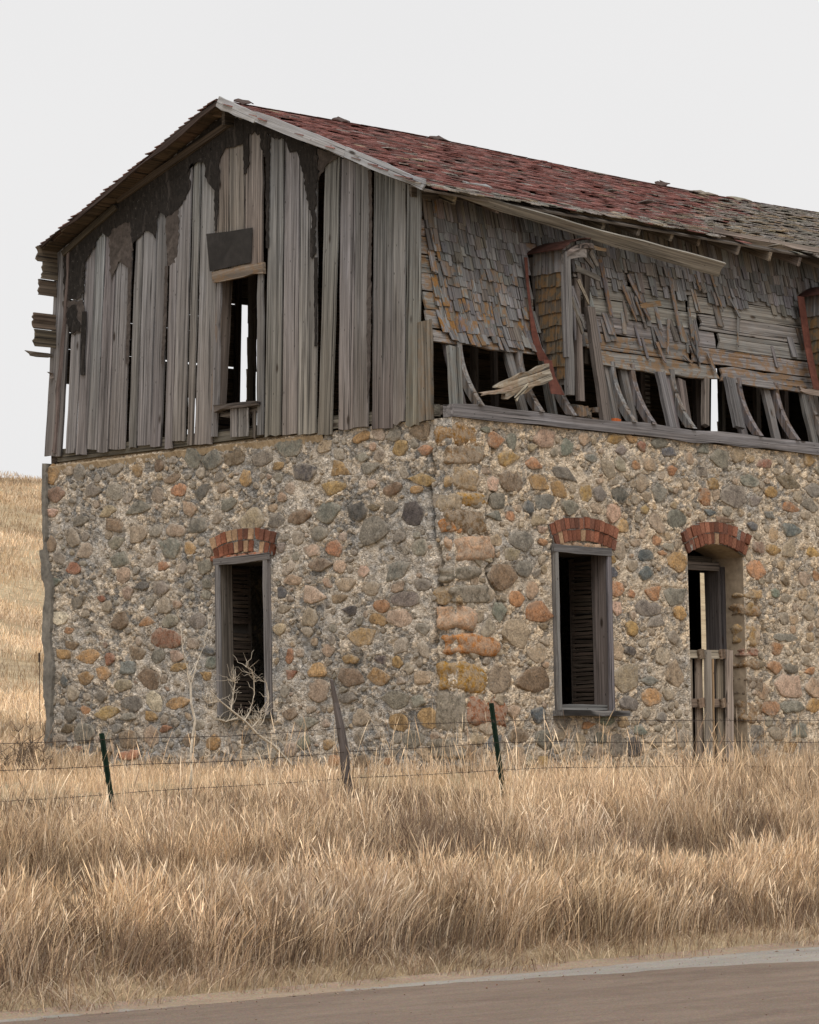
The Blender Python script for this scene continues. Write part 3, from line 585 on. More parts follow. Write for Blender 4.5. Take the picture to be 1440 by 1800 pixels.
    def stone_mesh(s, st, r):
        u, z, a, b, ang, c, fill, ix = st; o = s.poly[ix]; n = len(o)
        dep = r.uniform(.004, .013); tx, tz = r.normal(0, .05, 2)
        base = alb(*PAL[c]) * r.uniform(.78, 1.15) * (1 + r.normal(0, .03, 3)); V = []; C = []
        base = base.mean() + (base - base.mean()) * (.92 if s.w == 'g' else 1.0)
        if fill: base = base * .45 + (alb(152, 137, 116) if s.w == 'f' else alb(140, 131, 119)) * .55
        smear = r.uniform(.5, 1.1) if fill else r.uniform(.25, .95)
        for k, (sc_, dd, al) in enumerate(((1.02, -.03, 1.0), (1.0, .30, .9 * smear), (.93, .90, .6 * smear), (.5, 1.0, .32 * smear))):
            p = o * sc_; d = (dep * dd if dd > 0 else dd) + p[:, 0] * tx + p[:, 1] * tz + (r.normal(0, .002, n) if k else 0)
            V.append(s.P(u + p[:, 0], z + p[:, 1], d)); C.append(np.tile(np.r_[base, al], (n, 1)))
        V.append(s.P(np.array([u]), np.array([z]), np.array([dep]))); C.append(np.r_[base, .2 * smear][None])
        V = np.vstack(V); C = np.vstack(C); Fc = []; sgn = -1 if s.w == 'g' else 1
        for k in range(3):
            for i in range(n):
                f = (k * n + i, k * n + (i + 1) % n, (k + 1) * n + (i + 1) % n, (k + 1) * n + i); Fc.append(f if sgn > 0 else f[::-1])
        for i in range(n):
            f = (3 * n + i, 3 * n + (i + 1) % n, 4 * n); Fc.append(f if sgn > 0 else f[::-1])
        return V, Fc, V + r.random(3) * 30, C
    def mortar(s, name, ustep=.016):
        us = [0.0]; zs = [s.z0]
        for b in sorted({x for o in s.op for x in o[:2]} | {s.umax}): us += list(np.linspace(us[-1], b, max(2, int((b - us[-1]) / ustep) + 1))[1:])
        for b in sorted({x for o in s.op for x in o[2:]} | {ZT}): zs += list(np.linspace(zs[-1], b, max(2, int((b - zs[-1]) / ustep) + 1))[1:])
        us = np.array(us); zs = np.array(zs); U, Zz = np.meshgrid(us, zs, indexing='ij')
        D = (fbm(U * 5 + 40 * (s.w == 'f'), Zz * 5, 4) - .5) * .05 + (fbm(U * 22, Zz * 22 + 7, 3, .6) - .5) * .030
        ws = 13.0; f1, f2, rid = worley(U * ws + 60 * (s.w == 'f'), Zz * ws * 1.25, 3); g1, g2, rid2 = worley(U * 29, Zz * 33, 9)
        msk = smooth((fbm(U * 1.7 + 4, Zz * 1.7 + 8, 3) - .36) / .16)
        D = D + (rid - .5) * .016 * msk + (rid2 - .5) * .008
        D = D - .020 * np.exp(-((f2 - f1) / ws / .007) ** 2) * msk - .010 * np.exp(-((g2 - g1) / 30 / .005) ** 2)
        tone = .62 * rid + .38 * rid2
        NZ = fbm(U * 7 + 3, Zz * 7 + 1, 3, .6)
        for (u, z, a, b, ang, c, fill, ix) in s.stones:
            e = max(a, b) * 1.35; i0, i1 = np.searchsorted(us, (u - e, u + e)); j0, j1 = np.searchsorted(zs, (z - e, z + e))
            if i1 <= i0 or j1 <= j0: continue
            x0 = U[i0:i1, j0:j1] - u; y0 = Zz[i0:i1, j0:j1] - z
            x = x0 * math.cos(ang) + y0 * math.sin(ang); y = -x0 * math.sin(ang) + y0 * math.cos(ang)
            q_ = (np.abs(x / a) ** 2.6 + np.abs(y / b) ** 2.6) ** (1 / 2.6)
            thr = .78 + .34 * NZ[i0:i1, j0:j1]; k_ = np.clip((thr + .10 - q_) / .10, 0, 1); D[i0:i1, j0:j1] = D[i0:i1, j0:j1] * (1 - k_) + np.minimum(D[i0:i1, j0:j1], -.014) * k_
        for c in s.cr:
            for p, q_ in zip(c[:-1], c[1:]):
                p = np.asarray(p); q_ = np.asarray(q_); d = q_ - p; L2 = d @ d
                t = np.clip(((U - p[0]) * d[0] + (Zz - p[1]) * d[1]) / L2, 0, 1)
                wob = (fbm(U * 14, Zz * 14, 2) - .5) * .03
                dist = np.hypot(U - p[0] - t * d[0] + wob, Zz - p[1] - t * d[1])
                D = D - .13 * np.exp(-(dist / .022) ** 2)
        for (a, b, c, d) in s.op:              # quiet next to the openings
            near = np.maximum(np.maximum(a - U, U - b), np.maximum(c - Zz, Zz - d)); D = D * np.clip(near / .06, 0, 1)
        D = D * np.clip(U / .05, 0, 1)         # both walls meet at the corner
        V = s.P(U, Zz, D).reshape(-1, 3); n1, n2 = U.shape; ii = np.arange(n1 * n2).reshape(n1, n2)
        q = np.stack([ii[:-1, :-1], ii[1:, :-1], ii[1:, 1:], ii[:-1, 1:]], -1)
        uc = (us[:-1] + us[1:]) / 2; zc = (zs[:-1] + zs[1:]) / 2; Uc, Zc = np.meshgrid(uc, zc, indexing='ij'); keep = np.ones_like(Uc, bool)
        for (a, b, c, d) in s.op:
            keep &= ~((Uc > a) & (Uc < b) & (Zc > c) & (Zc < d))
        if s.w == 'f':                         # arched head of the doorway
            um = (DOOR[0] + DOOR[1]) / 2; hw = (DOOR[1] - DOOR[0]) / 2; rise = .13; R = (hw * hw + rise * rise) / (2 * rise)
            keep &= ~((np.abs(Uc - um) < hw) & (Zc >= DOOR[3]) & (np.hypot(Uc - um, Zc - (DOOR[3] + rise - R)) < R + .02))
        q = q[keep]
        if s.w == 'g': q = q[:, ::-1]
        col = np.stack([tone, tone, tone, .55 * msk], -1).reshape(-1, 4)
        return big_mesh(name, V, q, np.zeros((0, 3), int), s.mats, house, col, smoothf=True)

wall_g = Wall('g', WID, [GW], SETS_G, M_MORT_G, CRK_G)
wall_f = Wall('f', 9.0, [FWN, DOOR], SETS_F, M_MORT_F, CRK_F)
gable_wall = wall_g.mortar("gable_wall"); front_wall = wall_f.mortar("front_wall")
gable_wall['label'] = "rubble mortar of the grey gable end wall"; front_wall['label'] = "tan rubble mortar of the long front wall"
allst = [(st[2] * st[3], w, st) for w in (wall_g, wall_f) for st in w.stones if (w is wall_g or st[0] < 7.0)]
allst.sort(key=lambda t: -t[0])
rs = np.random.default_rng(5)
NQ = sum(len(q_[2]) for q_ in QUOINS)
small = Pile()
for k, (ar, w, st) in enumerate(allst):
    V, Fc, gc, C = w.stone_mesh(st, rs)
    if k < 296 - NQ: put("stone", V, Fc, M_STONE, gable_wall if w is wall_g else front_wall, gc, C, True)
    else: small.add(V, Fc, gc, C)
for st in wall_f.stones:
    if st[0] >= 7.0: small.add(*wall_f.stone_mesh(st, rs))
small.build("small_stones", M_STONE, house, 'stuff', True)

def blob(lo, hi, r, n=7, p=5.5, noise=.03):
    lo = np.asarray(lo); hi = np.asarray(hi); c = (lo + hi) / 2; h = (hi - lo) / 2
    t = np.linspace(-1, 1, n); V = []; Fc = []; key = {}
    def vid(p_):
        k = tuple(np.round(p_, 4))
        if k not in key: key[k] = len(V); V.append(np.array(p_, float))
        return key[k]
    for ax in range(3):
        for sg in (-1, 1):
            for i in range(n - 1):
                for j in range(n - 1):
                    qd = []
                    for (a, b) in ((i, j), (i + 1, j), (i + 1, j + 1), (i, j + 1)):
                        p_ = [0, 0, 0]; p_[ax] = sg; p_[(ax + 1) % 3] = t[a]; p_[(ax + 2) % 3] = t[b]; qd.append(vid(p_))
                    Fc.append(tuple(qd if sg > 0 else qd[::-1]))
    V = np.array(V); rr = (np.abs(V) ** p).sum(1) ** (1 / p); V = V / rr[:, None]
    V = V * (1 + r.normal(0, noise, (len(V), 1))); V[:, :2] += .12 * V[:, 2:3] * r.normal(0, .6, 2)
    ph = r.random(6) * 6; W = V.copy(); f = 2.4
    V = V + .085 * np.stack([np.sin(f * W[:, 1] + ph[0]) + np.sin(f * 1.7 * W[:, 2] + ph[1]), np.sin(f * W[:, 2] + ph[2]) + np.sin(f * 1.6 * W[:, 0] + ph[3]), np.sin(f * W[:, 0] + ph[4]) * 1.3 + np.sin(f * 1.5 * W[:, 1] + ph[5])], -1)
    return c + V * h, Fc
for ox, oy, lst in QUOINS:
    for (x, y, w, h, c) in lst:
        px, py = ox + S_ * x, oy + S_ * y; cx = 795 + (py - 745) * .021; l, r_ = px - S_ * w / 2, px + S_ * w / 2
        z = on_y(px, py, 0)[2]; hz = S_ * h / 164 / 2
        xr = (r_ - cx) / 108; yl = (cx - l) / 122
        px += 0; tw = rs.uniform(-.03, .03); hz *= rs.uniform(.9, 1.06)
        if l > cx: lo = ((l - cx) / 108, -.016, z - hz); hi = (xr, .3, z + hz)
        else: lo = (-.022 + rs.normal(0, .008), -.022 + rs.normal(0, .008), z - hz); hi = (max(xr, .12), max(yl, .12), z + hz)
        V, Fc = blob(lo, hi, rs); base = alb(*PAL[c]) * rs.uniform(.85, 1.1); base = np.clip(base.mean() + (base - base.mean()) * 1.35, .02, .9)
        put("stone", V, Fc, M_STONE, front_wall, V + rs.random(3) * 30, np.r_[base * .88, .55], True)

# doorway and window reveals, remaining walls, floors
def quad_part(name, quads, mat, parent=house):
    V = []; Fc = []
    for q_ in quads: Fc.append(tuple(range(len(V), len(V) + 4))); V += list(q_)
    return put(name, V, Fc, mat, parent)
T = .50
def reveal(w, o):
    a, b, c, d = o; p = lambda u, z, dd: tuple(w.P(np.array(u), np.array(z), np.array(-dd)))
    return [(p(a, c, 0), p(a, d, 0), p(a, d, T), p(a, c, T)), (p(b, c, 0), p(b, c, T), p(b, d, T), p(b, d, 0)), (p(a, c, 0), p(a, c, T), p(b, c, T), p(b, c, 0)), (p(a, d, 0), p(b, d, 0), p(b, d, T), p(a, d, T))]
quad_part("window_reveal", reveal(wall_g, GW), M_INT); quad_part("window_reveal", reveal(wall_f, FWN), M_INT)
rv = reveal(wall_f, DOOR)[:3]
quad_part("door_reveal", rv, M_PLASTER)
um = (DOOR[0] + DOOR[1]) / 2; hw = (DOOR[1] - DOOR[0]) / 2; rise = .13; RA = (hw * hw + rise * rise) / (2 * rise); zc_ = DOOR[3] + rise - RA
th = np.linspace(-math.asin(hw / RA), math.asin(hw / RA), 13)
arcp = [(um + RA * math.sin(t), zc_ + RA * math.cos(t)) for t in th]
quad_part("arch_soffit", [((a[0], -.0, a[1]), (b[0], -.0, b[1]), (b[0], T, b[1]), (a[0], T, a[1])) for a, b in zip(arcp[:-1], arcp[1:])], M_PLASTER)
ROP = (float(on_y(1214, 1100, WID)[0]), float(on_y(1243, 1100, WID)[0]), -.2, 3.0)
quad_part("rear_wall", [((0, WID, -.4), (0, WID, ZT), (ROP[0], WID, ZT), (ROP[0], WID, -.4)), ((ROP[1], WID, -.4), (ROP[1], WID, ZT), (LEN, WID, ZT), (LEN, WID, -.4)), ((ROP[0], WID, ROP[3]), (ROP[0], WID, ZT), (ROP[1], WID, ZT), (ROP[1], WID, ROP[3])),
    ((LEN, 0, -.4), (LEN, WID, -.4), (LEN, WID, ZT), (LEN, 0, ZT)), ((9, 0, -.4), (LEN, 0, -.4), (LEN, 0, ZT), (9, 0, ZT))], M_MORT_F)
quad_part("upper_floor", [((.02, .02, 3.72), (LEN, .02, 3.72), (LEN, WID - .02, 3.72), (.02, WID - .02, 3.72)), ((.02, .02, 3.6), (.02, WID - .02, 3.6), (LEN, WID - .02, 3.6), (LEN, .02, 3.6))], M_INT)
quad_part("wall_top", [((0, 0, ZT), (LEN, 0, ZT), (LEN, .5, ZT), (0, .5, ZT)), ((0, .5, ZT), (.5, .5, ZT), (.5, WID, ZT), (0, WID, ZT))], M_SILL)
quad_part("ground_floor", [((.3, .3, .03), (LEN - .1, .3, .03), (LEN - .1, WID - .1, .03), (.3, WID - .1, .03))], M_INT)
# pale lime bed under the gable boards
bed = []
for i in range(150):
    y0 = 1.9 + i * .03; bed.append((y0, 3.772 + .03 * float(fbm(np.array(y0 * 5), np.array(2.), 3)) - .012))
n_ = len(bed); V = []; Fc = []
for (y0, z0) in bed:
    V += [(.012, y0, z0 - .07 + rng.normal(0, .01)), (-.014 + rng.normal(0, .005), y0, z0 + rng.normal(0, .004)), (.05, y0, ZT + .03)]
for i in range(n_ - 1):
    for k in range(2): Fc.append((i * 3 + k, (i + 1) * 3 + k, (i + 1) * 3 + k + 1, i * 3 + k + 1))
put("lime_bed", V, Fc, M_SILL, house)
# cement patch down the far corner of the gable wall
pts = [(79,815),(86,815),(84,960),(90,1000),(97,1030),(94,1080),(92,1120),(97,1180),(95,1230),(92,1290),(95,1345),(84,1345),(82,1300),(86,1270),(83,1240),(80,1200),(82,1160),(78,1120),(80,1070),(84,1042),(77,1010),(74,968),(80,966),(78,880)]
poly = np.array([on_x(x, y)[1:] for x, y in pts])
V, Fc, gc, C = prism(ragged(poly[::-1], .05, .008), (-.0, 0, 0), (0, 1, 0), (0, 0, 1), .09, (1, 1, 1, 0))
put("cement_patch", V, Fc, M_CEMENT, house)

# ------------------------------------------------------------------ brick arches
BR = [(124, 82, 65), (112, 74, 60), (132, 92, 75), (104, 73, 62)]
def brick_arch(w, u0, u1, zs, rise, faded=0.0, name="brick_arch"):
    um = (u0 + u1) / 2; a = (u1 - u0) / 2; R = (a * a + rise * rise) / (2 * rise); zc = zs + rise - R; A = math.asin(a / R)
    tt = np.linspace(-A, A, 15); pin = [(um + (R + .005) * math.sin(t), zc + (R + .005) * math.cos(t)) for t in tt]; pout = [(um + (R + .265) * math.sin(t), zc + (R + .265) * math.cos(t)) for t in tt]
    V = []; Fc = []
    for k, dd in ((0, .022), (1, -.03)):
        for p in pin: V.append(w.P(np.array(p[0]), np.array(p[1]), np.array(dd)))
        for p in pout: V.append(w.P(np.array(p[0]), np.array(p[1]), np.array(dd)))
    n = len(tt)
    for i in range(n - 1):
        Fc += [(i, i + 1, n + i + 1, n + i), (i, 2 * n + i, 2 * n + i + 1, i + 1), (n + i, n + i + 1, 3 * n + i + 1, 3 * n + i)]
    Fc += [(0, n, 3 * n, 2 * n), (n - 1, 3 * n - 1, 4 * n - 1, 2 * n - 1)]
    bed = put(name, V, Fc, w.mats, house)
    for row in range(2):
        r0, r1 = R + .006 + row * .135, R + .006 + row * .135 + .124
        nb = int(2 * A * (R + .13) / .082); ph = (rng.random() - .5) * .02
        for i in range(nb):
            t0 = -A + (i + .07) * 2 * A / nb + ph; t1 = -A + (i + .93) * 2 * A / nb + ph
            if t1 > A + .02: continue
            jr = rng.normal(0, .004, 2); d1 = .036 + rng.normal(0, .007)
            col = alb(*BR[rng.integers(4)]) * rng.uniform(.75, 1.15)
            if rng.random() < faded: col = alb(165, 140, 115) * rng.uniform(.75, 1.0)
            V = []
            for (t, r_) in ((t0, r0), (t1, r0), (t1, r1), (t0, r1)):
                r_ = r_ + jr[0]; V.append(w.P(np.array(um + r_ * math.sin(t)), np.array(zc + r_ * math.cos(t)), np.array(-.06)))
            for (t, r_) in ((t0, r0), (t1, r0), (t1, r1), (t0, r1)):
                r_ = r_ + jr[0] + rng.normal(0, .003); V.append(w.P(np.array(um + r_ * math.sin(t)), np.array(zc + r_ * math.cos(t)), np.array(d1 + rng.normal(0, .003))))
            Fc = [(4, 5, 6, 7), (0, 1, 5, 4), (1, 2, 6, 5), (2, 3, 7, 6), (3, 0, 4, 7), (3, 2, 1, 0)]
            put("brick", V, Fc, M_BRICK, bed, None, np.r_[col * rng.uniform(.8, 1.15), 1])
    return bed
brick_arch(wall_g, float(on_x(481, 970)[1]), float(on_x(381, 970)[1]), 2.475, .075, .32)
brick_arch(wall_f, float(on_y(972, 960)[0]), float(on_y(1076, 960)[0]), 2.465, .09, .08)
brick_arch(wall_f, DOOR[0] - .005, DOOR[1] + .02, 2.50, .125, .04)
# rough stones breaking through the plaster of the doorway's far reveal
for (px, py, w, h, c) in ((1300, 1045, 30, 14, 'oc'), (1292, 1070, 44, 24, 'oc2'), (1296, 1115, 34, 40, 'oc'), (1296, 1146, 26, 16, 'rd'), (1298, 1168, 36, 20, 'oc2'), (1305, 1206, 46, 42, 'bn'), (1298, 1250, 36, 44, 'oc2')):
    P0 = on_y(px, py, .0); x0 = DOOR[1] - .012
    V, Fc = blob((x0 + rs.normal(0, .006), -.014, P0[2] - h / 328), (x0 + .20 + w / 300, .06 + w / 220, P0[2] + h / 328), rs); put("stone", V, Fc, M_STONE, front_wall, V + rs.random(3) * 30, np.r_[alb(*PAL[c]) * .9, .5], True)

# ------------------------------------------------------------------ wood colours
def wc(r, g, b, li=0.0, j=.10):
    return np.r_[alb(r, g, b) * np.array([.70, .705, .715]) * rng.uniform(1 - j, 1 + j) * (1 + rng.normal(0, .02, 3)), li]
WG = lambda li=0., j=.14: wc(122, 118, 116, li, j)
WB = lambda li=0., j=.12: wc(110, 102, 94, li, j)
WT = lambda li=0., j=.10: wc(142, 130, 115, li, j)
WD = lambda li=0., j=.10: wc(84, 75, 67, li, j)
WX = lambda li=0., j=.10: wc(118, 109, 100, li, j)
XA, YA, ZA = np.array([1., 0, 0]), np.array([0, 1., 0]), np.array([0, 0, 1.])

# ------------------------------------------------------------------ ground floor window frames
def frame_g(o):
    a, b, c, d = o
    j = board("window_frame", house, M_WOOD, (.07, b - .03, c), (.07, b - .03, d), .20, .045, XA, 2, 5, wob=.002, col=WX())
    board("jamb", j, M_WOOD, (.07, a + .03, c), (.07, a + .03, d), .20, .045, XA, 2, 5, wob=.002, col=WG())
    board("casing", j, M_WOOD, (-.045, b - .035, c - .03), (-.045, b - .035, d), .062, .03, YA, 2, 6, wob=.003, col=WG())
    board("casing", j, M_WOOD, (-.045, a + .035, c - .02), (-.045, a + .035, d + .01), .062, .03, YA, 2, 6, wob=.003, col=WG())
    board("lintel", j, M_WOOD, (-.045, b + .02, d + .03), (-.045, a - .02, d + .045), .085, .036, ZA, 2, 5, wob=.004, col=WG())
    board("sill", j, M_WOOD, (.05, b + .01, c - .015), (.05, a - .01, c - .015), .24, .045, XA, 2, 5, wob=.004, col=WB())
frame_g(GW)
def frame_f(o):
    a, b, c, d = o
    j = board("window_frame", house, M_WOOD, (b - .03, .08, c), (b - .03, .08, d), .22, .045, YA, 2, 5, wob=.002, col=WX())
    board("jamb", j, M_WOOD, (a + .03, .08, c), (a + .03, .08, d), .22, .045, YA, 2, 5, wob=.002, col=WG())
    board("casing", j, M_WOOD, (a + .03, -.04, c), (a + .03, -.04, d), .06, .03, XA, 2, 6, wob=.003, col=WG())
    board("casing", j, M_WOOD, (b - .025, -.04, c), (b - .025, -.04, d), .07, .03, XA, 2, 6, wob=.003, col=WG())
    board("lintel", j, M_WOOD, (a - .02, -.045, d + .035), (b + .01, -.045, d + .03), .085, .036, ZA, 2, 5, wob=.004, col=WG())
    board("sill", j, M_WOOD, (a - .03, -.05, c - .03), (b + .14, -.05, c - .03), .22, .06, YA, 2, 5, wob=.006, col=WG())
    board("sill_rail", j, M_WOOD, (a + .04, .03, c + .04), (b - .05, .03, c + .04), .06, .05, ZA, 1, 4, wob=.003, col=WG())
frame_f(FWN)
# infill under the arches above the window heads
for w, u0, u1, z in ((wall_g, 2.85, 3.5, 2.505), (wall_f, 1.75, 2.5, 2.505)):
    u = u0
    while u < u1:
        L = rng.uniform(.14, .26); p = lambda uu, zz, dd: w.P(np.array(uu), np.array(zz), np.array(dd))
        lo = np.minimum(p(u, z - .03, .03), p(u + L - .012, z + .03, -.05)); hi = np.maximum(p(u, z - .03, .03), p(u + L - .012, z + .03, -.05))
        V, Fc = blob(lo, hi, rng, 4, 6.0, .03); put("stone", V, Fc, M_STONE, gable_wall if w is wall_g else front_wall, V + rng.random(3) * 30, np.r_[alb(*((160, 128, 100) if w is wall_f else (150, 92, 66))) * rng.uniform(.8, 1.1), .5], True); u += L
# lath screens inside, seen through the windows
def lath(y0, y1, x, z0, z1, gaps):
    par = board("lath_partition", house, M_WOOD, (x, y0, z0), (x, y0, z1), .09, .05, YA, 1, 3, col=WD())
    board("stud", par, M_WOOD, (x + .05, (y0 + y1) / 2, z0), (x + .05, (y0 + y1) / 2, z1), .09, .05, YA, 1, 3, col=WD())
    z = z0 + .05
    while z < z1:
        if not any(a < z < b for a, b in gaps):
            board("lath", par, M_WOOD, (x - .035, y0 - .03, z + rng.normal(0, .004)), (x - .035, y1, z + rng.normal(0, .006)), .032, .009, ZA, 1, 3, rag0=.02, wob=.002, col=WB(0, .2))
        z += .047
def lath(A0, A1, off, z0, z1, gaps):
    A0, A1, off = np.array(A0, float), np.array(A1, float), np.array(off, float)
    par = board("lath_reveal", house, M_WOOD, np.r_[A1 + off * 2, z0], np.r_[A1 + off * 2, z1], .06, .04, np.r_[A1 - A0, 0], 1, 3, col=WD())
    z = z0 + .03
    while z < z1 - .02:
        if not any(a < z < b for a, b in gaps): board("lath", par, M_WOOD, np.r_[A0, z + rng.normal(0, .004)], np.r_[A1, z + rng.normal(0, .006)], .034, .009, ZA, 1, 3, wob=.002, col=wc(74, 63, 54, 0, .2))
        z += .046
lath((2.55, .205), (2.55, .50), (.012, 0), .70, 2.40, [])
lath((.185, 3.53), (.46, 3.53), (0, .012), .74, 2.40, [(1.66, 1.76), (1.26, 1.36)])

# ------------------------------------------------------------------ doorway frame and rear door boards
JX = float(on_y(1266, 1060, .30)[0]); JR = float(on_y(1272, 1060, .28)[0])
jb = board("door_frame", house, M_WOOD, (JX, .40, .05), (JX, .40, 2.42), .20, .055, YA, 2, 6, wob=.002, col=wc(92, 86, 82))
board("casing", jb, M_WOOD, (JR, .28, .05), (JR, .28, 2.40), .05, .03, XA, 1, 6, col=wc(84, 80, 78))
board("lintel", jb, M_WOOD, (4.1, .30, 2.40), (5.02, .30, 2.40), .10, .05, ZA, 1, 5, wob=.004, col=WB())
board("lintel", jb, M_WOOD, (4.1, .42, 2.47), (5.02, .42, 2.47), .10, .10, ZA, 1, 5, wob=.004, col=WD())
board("jamb", jb, M_WOOD, (4.12, .40, .05), (4.12, .40, 2.42), .20, .055, YA, 1, 5, col=WD())
for px_, c in ((1213, WD()), (1220, WD()), (1227, WB())):
    x0 = float(on_y(px_, 1100, WID - .06)[0]); board("rear_door_board", house, M_WOOD, (x0, WID - .06, -.1), (x0 + .01, WID - .06, 3.12), .10, .03, XA, 1, 4, col=c)
for x0, y0 in ((8.3, 4.6),):
    board("interior_stud", house, M_WOOD, (x0 - .25, y0, 0), (x0 - .25, y0, 3.6), .10, .06, XA, 1, 4, col=WB())
board("threshold", house, M_WOOD, (3.95, -.12, .055), (5.4, -.16, .03), .16, .05, YA, 1, 5, wob=.008, col=WT())

# ------------------------------------------------------------------ roof shape
RID_Y, RID_Z, EF_Y, EF_Z, EB_Y, EB_Z, RK = 3.18, 7.66, .05, 6.26, 6.17, 6.33, -.30
def roof_z(x, y):
    y = np.asarray(y, float)
    z = np.where(y < RID_Y, EF_Z + (RID_Z - EF_Z) * (y - EF_Y) / (RID_Y - EF_Y), EB_Z + (RID_Z - EB_Z) * (EB_Y - y) / (EB_Y - RID_Y))
    return z + .05 * np.sin(np.asarray(x) * .55 + .3) * np.clip(np.asarray(x) / 3, 0, 1) * .6
SLF = unit(np.array([0, RID_Y - EF_Y, RID_Z - EF_Z])); SLB = unit(np.array([0, RID_Y - EB_Y, RID_Z - EB_Z]))
LF = math.hypot(RID_Y - EF_Y, RID_Z - EF_Z); LB = math.hypot(RID_Y - EB_Y, RID_Z - EB_Z)
roof = board("roof", house, M_WOOD, (RK + .1, RID_Y, RID_Z - .16), (LEN, RID_Y, RID_Z - .16), .18, .05, ZA, 1, 6, col=WD())
roof['label'] = "low pitched gable roof with faded red shingles"
NS = 16
for i in range(NS):
    f = (i + .5) / NS; w_ = LB / NS - (.004 if i not in (3, 5, 6) else .022)
    y = EB_Y + (RID_Y - EB_Y) * f; x0 = RK + rng.normal(0, .012)
    board("sheathing", roof, M_WOOD, (x0, y, roof_z(0, y) + .0), (LEN + .2, y, roof_z(0, y)), w_, .022, SLB, 1, 10, rag0=.03, wob=.003, col=wc(92, 78, 64, 0, .3))
    y = EF_Y + (RID_Y - EF_Y) * f
    board("sheathing", roof, M_WOOD, (x0, y, roof_z(0, y) - .035), (LEN + .2, y, roof_z(0, y) - .035), w_, .022, SLF, 1, 10, rag0=.03, wob=.003, col=WB(0, .2))
# rafters with tails past the front wall head
for i, x in enumerate(np.arange(.35, LEN, .62)):
    tail = rng.uniform(.02, .16)
    A = np.array([x, EF_Y + tail, float(roof_z(x, EF_Y + tail)) - .105]); B = np.array([x, RID_Y, float(roof_z(x, RID_Y)) - .12])
    board("rafter", roof, M_WOOD, A, B, .11, .055, ZA, 1, 4, rag0=.01, col=wc(128, 118, 108) if i % 3 else WT())
    A = np.array([x, EB_Y, float(roof_z(x, EB_Y)) - .085]); B = np.array([x, RID_Y, float(roof_z(x, RID_Y)) - .10]); board("rafter", roof, M_WOOD, A, B, .11, .055, ZA, 1, 3, col=WD())
# gable trim pole, ridge stub, barge boards
def gline(a, b, X): return on_x(*a, X), on_x(*b, X)
A, B = gline((408, 214), (208, 352), -.06); board("rake_trim", roof, M_WOOD, A, B, .07, .06, ZA, 1, 6, wob=.006, col=wc(84, 74, 64))
A, B = gline((206, 362), (112, 446), -.06); board("rake_trim", roof, M_WOOD, A, B, .075, .06, ZA, 1, 4, wob=.004, rag0=.03, col=wc(82, 72, 62))
A, B = gline((362, 196), (420, 203), -.16); board("ridge_stub", roof, M_WOOD, A, B + np.array([.3, 0, 0]), .09, .09, ZA, 1, 3, col=wc(108, 92, 76))
for a, b, w0, w1 in (((382, 178), (452, 208), .13, .12), ((448, 204), (610, 268), .125, .12), ((606, 266), (747, 325), .12, .115)):
    A, B = gline(a, b, RK - .02); board("barge_board", roof, M_PAINT, A, B, w0, .025, ZA, 2, 6, rag0=.015, rag1=.03, wob=.005, w1=w1, col=wc(178, 178, 180, 0, .04))
A, B = gline((492, 226), (560, 254), RK + .01); board("barge_scrap", roof, M_WOOD, A, B, .05, .02, ZA, 2, 5, rag0=.05, rag1=.1, wob=.008, col=WT())
A, B = gline((386, 178), (74, 432), RK - .01); board("rake_edge", roof, M_WOOD, A, B, .045, .03, ZA, 1, 10, wob=.012, col=wc(76, 66, 58))

# ------------------------------------------------------------------ roof shingles
def shingle(o, along, down, nrm, w, L, t0, t1, col, r, skew=0., lift=.0):
    """top edge at o; runs 'down' by L; thickness t0 at top, t1 at butt"""
    a = along * w / 2; rg = r.normal(0, .006, 2); V = []
    for (s, l, t) in ((-1, 0, 0), (1, 0, 0), (1, L + rg[0], 0), (-1, L + rg[1], 0)):
        V.append(o + s * a + down * l + along * skew * l + nrm * (lift * l / L))
    V += [V[0] + nrm * t0, V[1] + nrm * t0, V[2] + nrm * t1, V[3] + nrm * t1]
    V = np.array(V); Fc = [(4, 7, 6, 5), (0, 1, 2, 3), (3, 2, 6, 7), (0, 3, 7, 4), (1, 5, 6, 2), (0, 4, 5, 1)]
    g = np.array([[-w / 2, 0, 0], [w / 2, 0, 0], [w / 2, 0, L], [-w / 2, 0, L], [-w / 2, t0, 0], [w / 2, t0, 0], [w / 2, t1, L], [-w / 2, t1, L]]) + r.random(3) * 30
    return V, Fc, g, np.tile(np.asarray(col, float), (8, 1))
r2 = np.random.default_rng(21); EXP = .086; NC = int(LF / EXP) + 1
NRF = unit(np.cross(XA, SLF)); shs = []
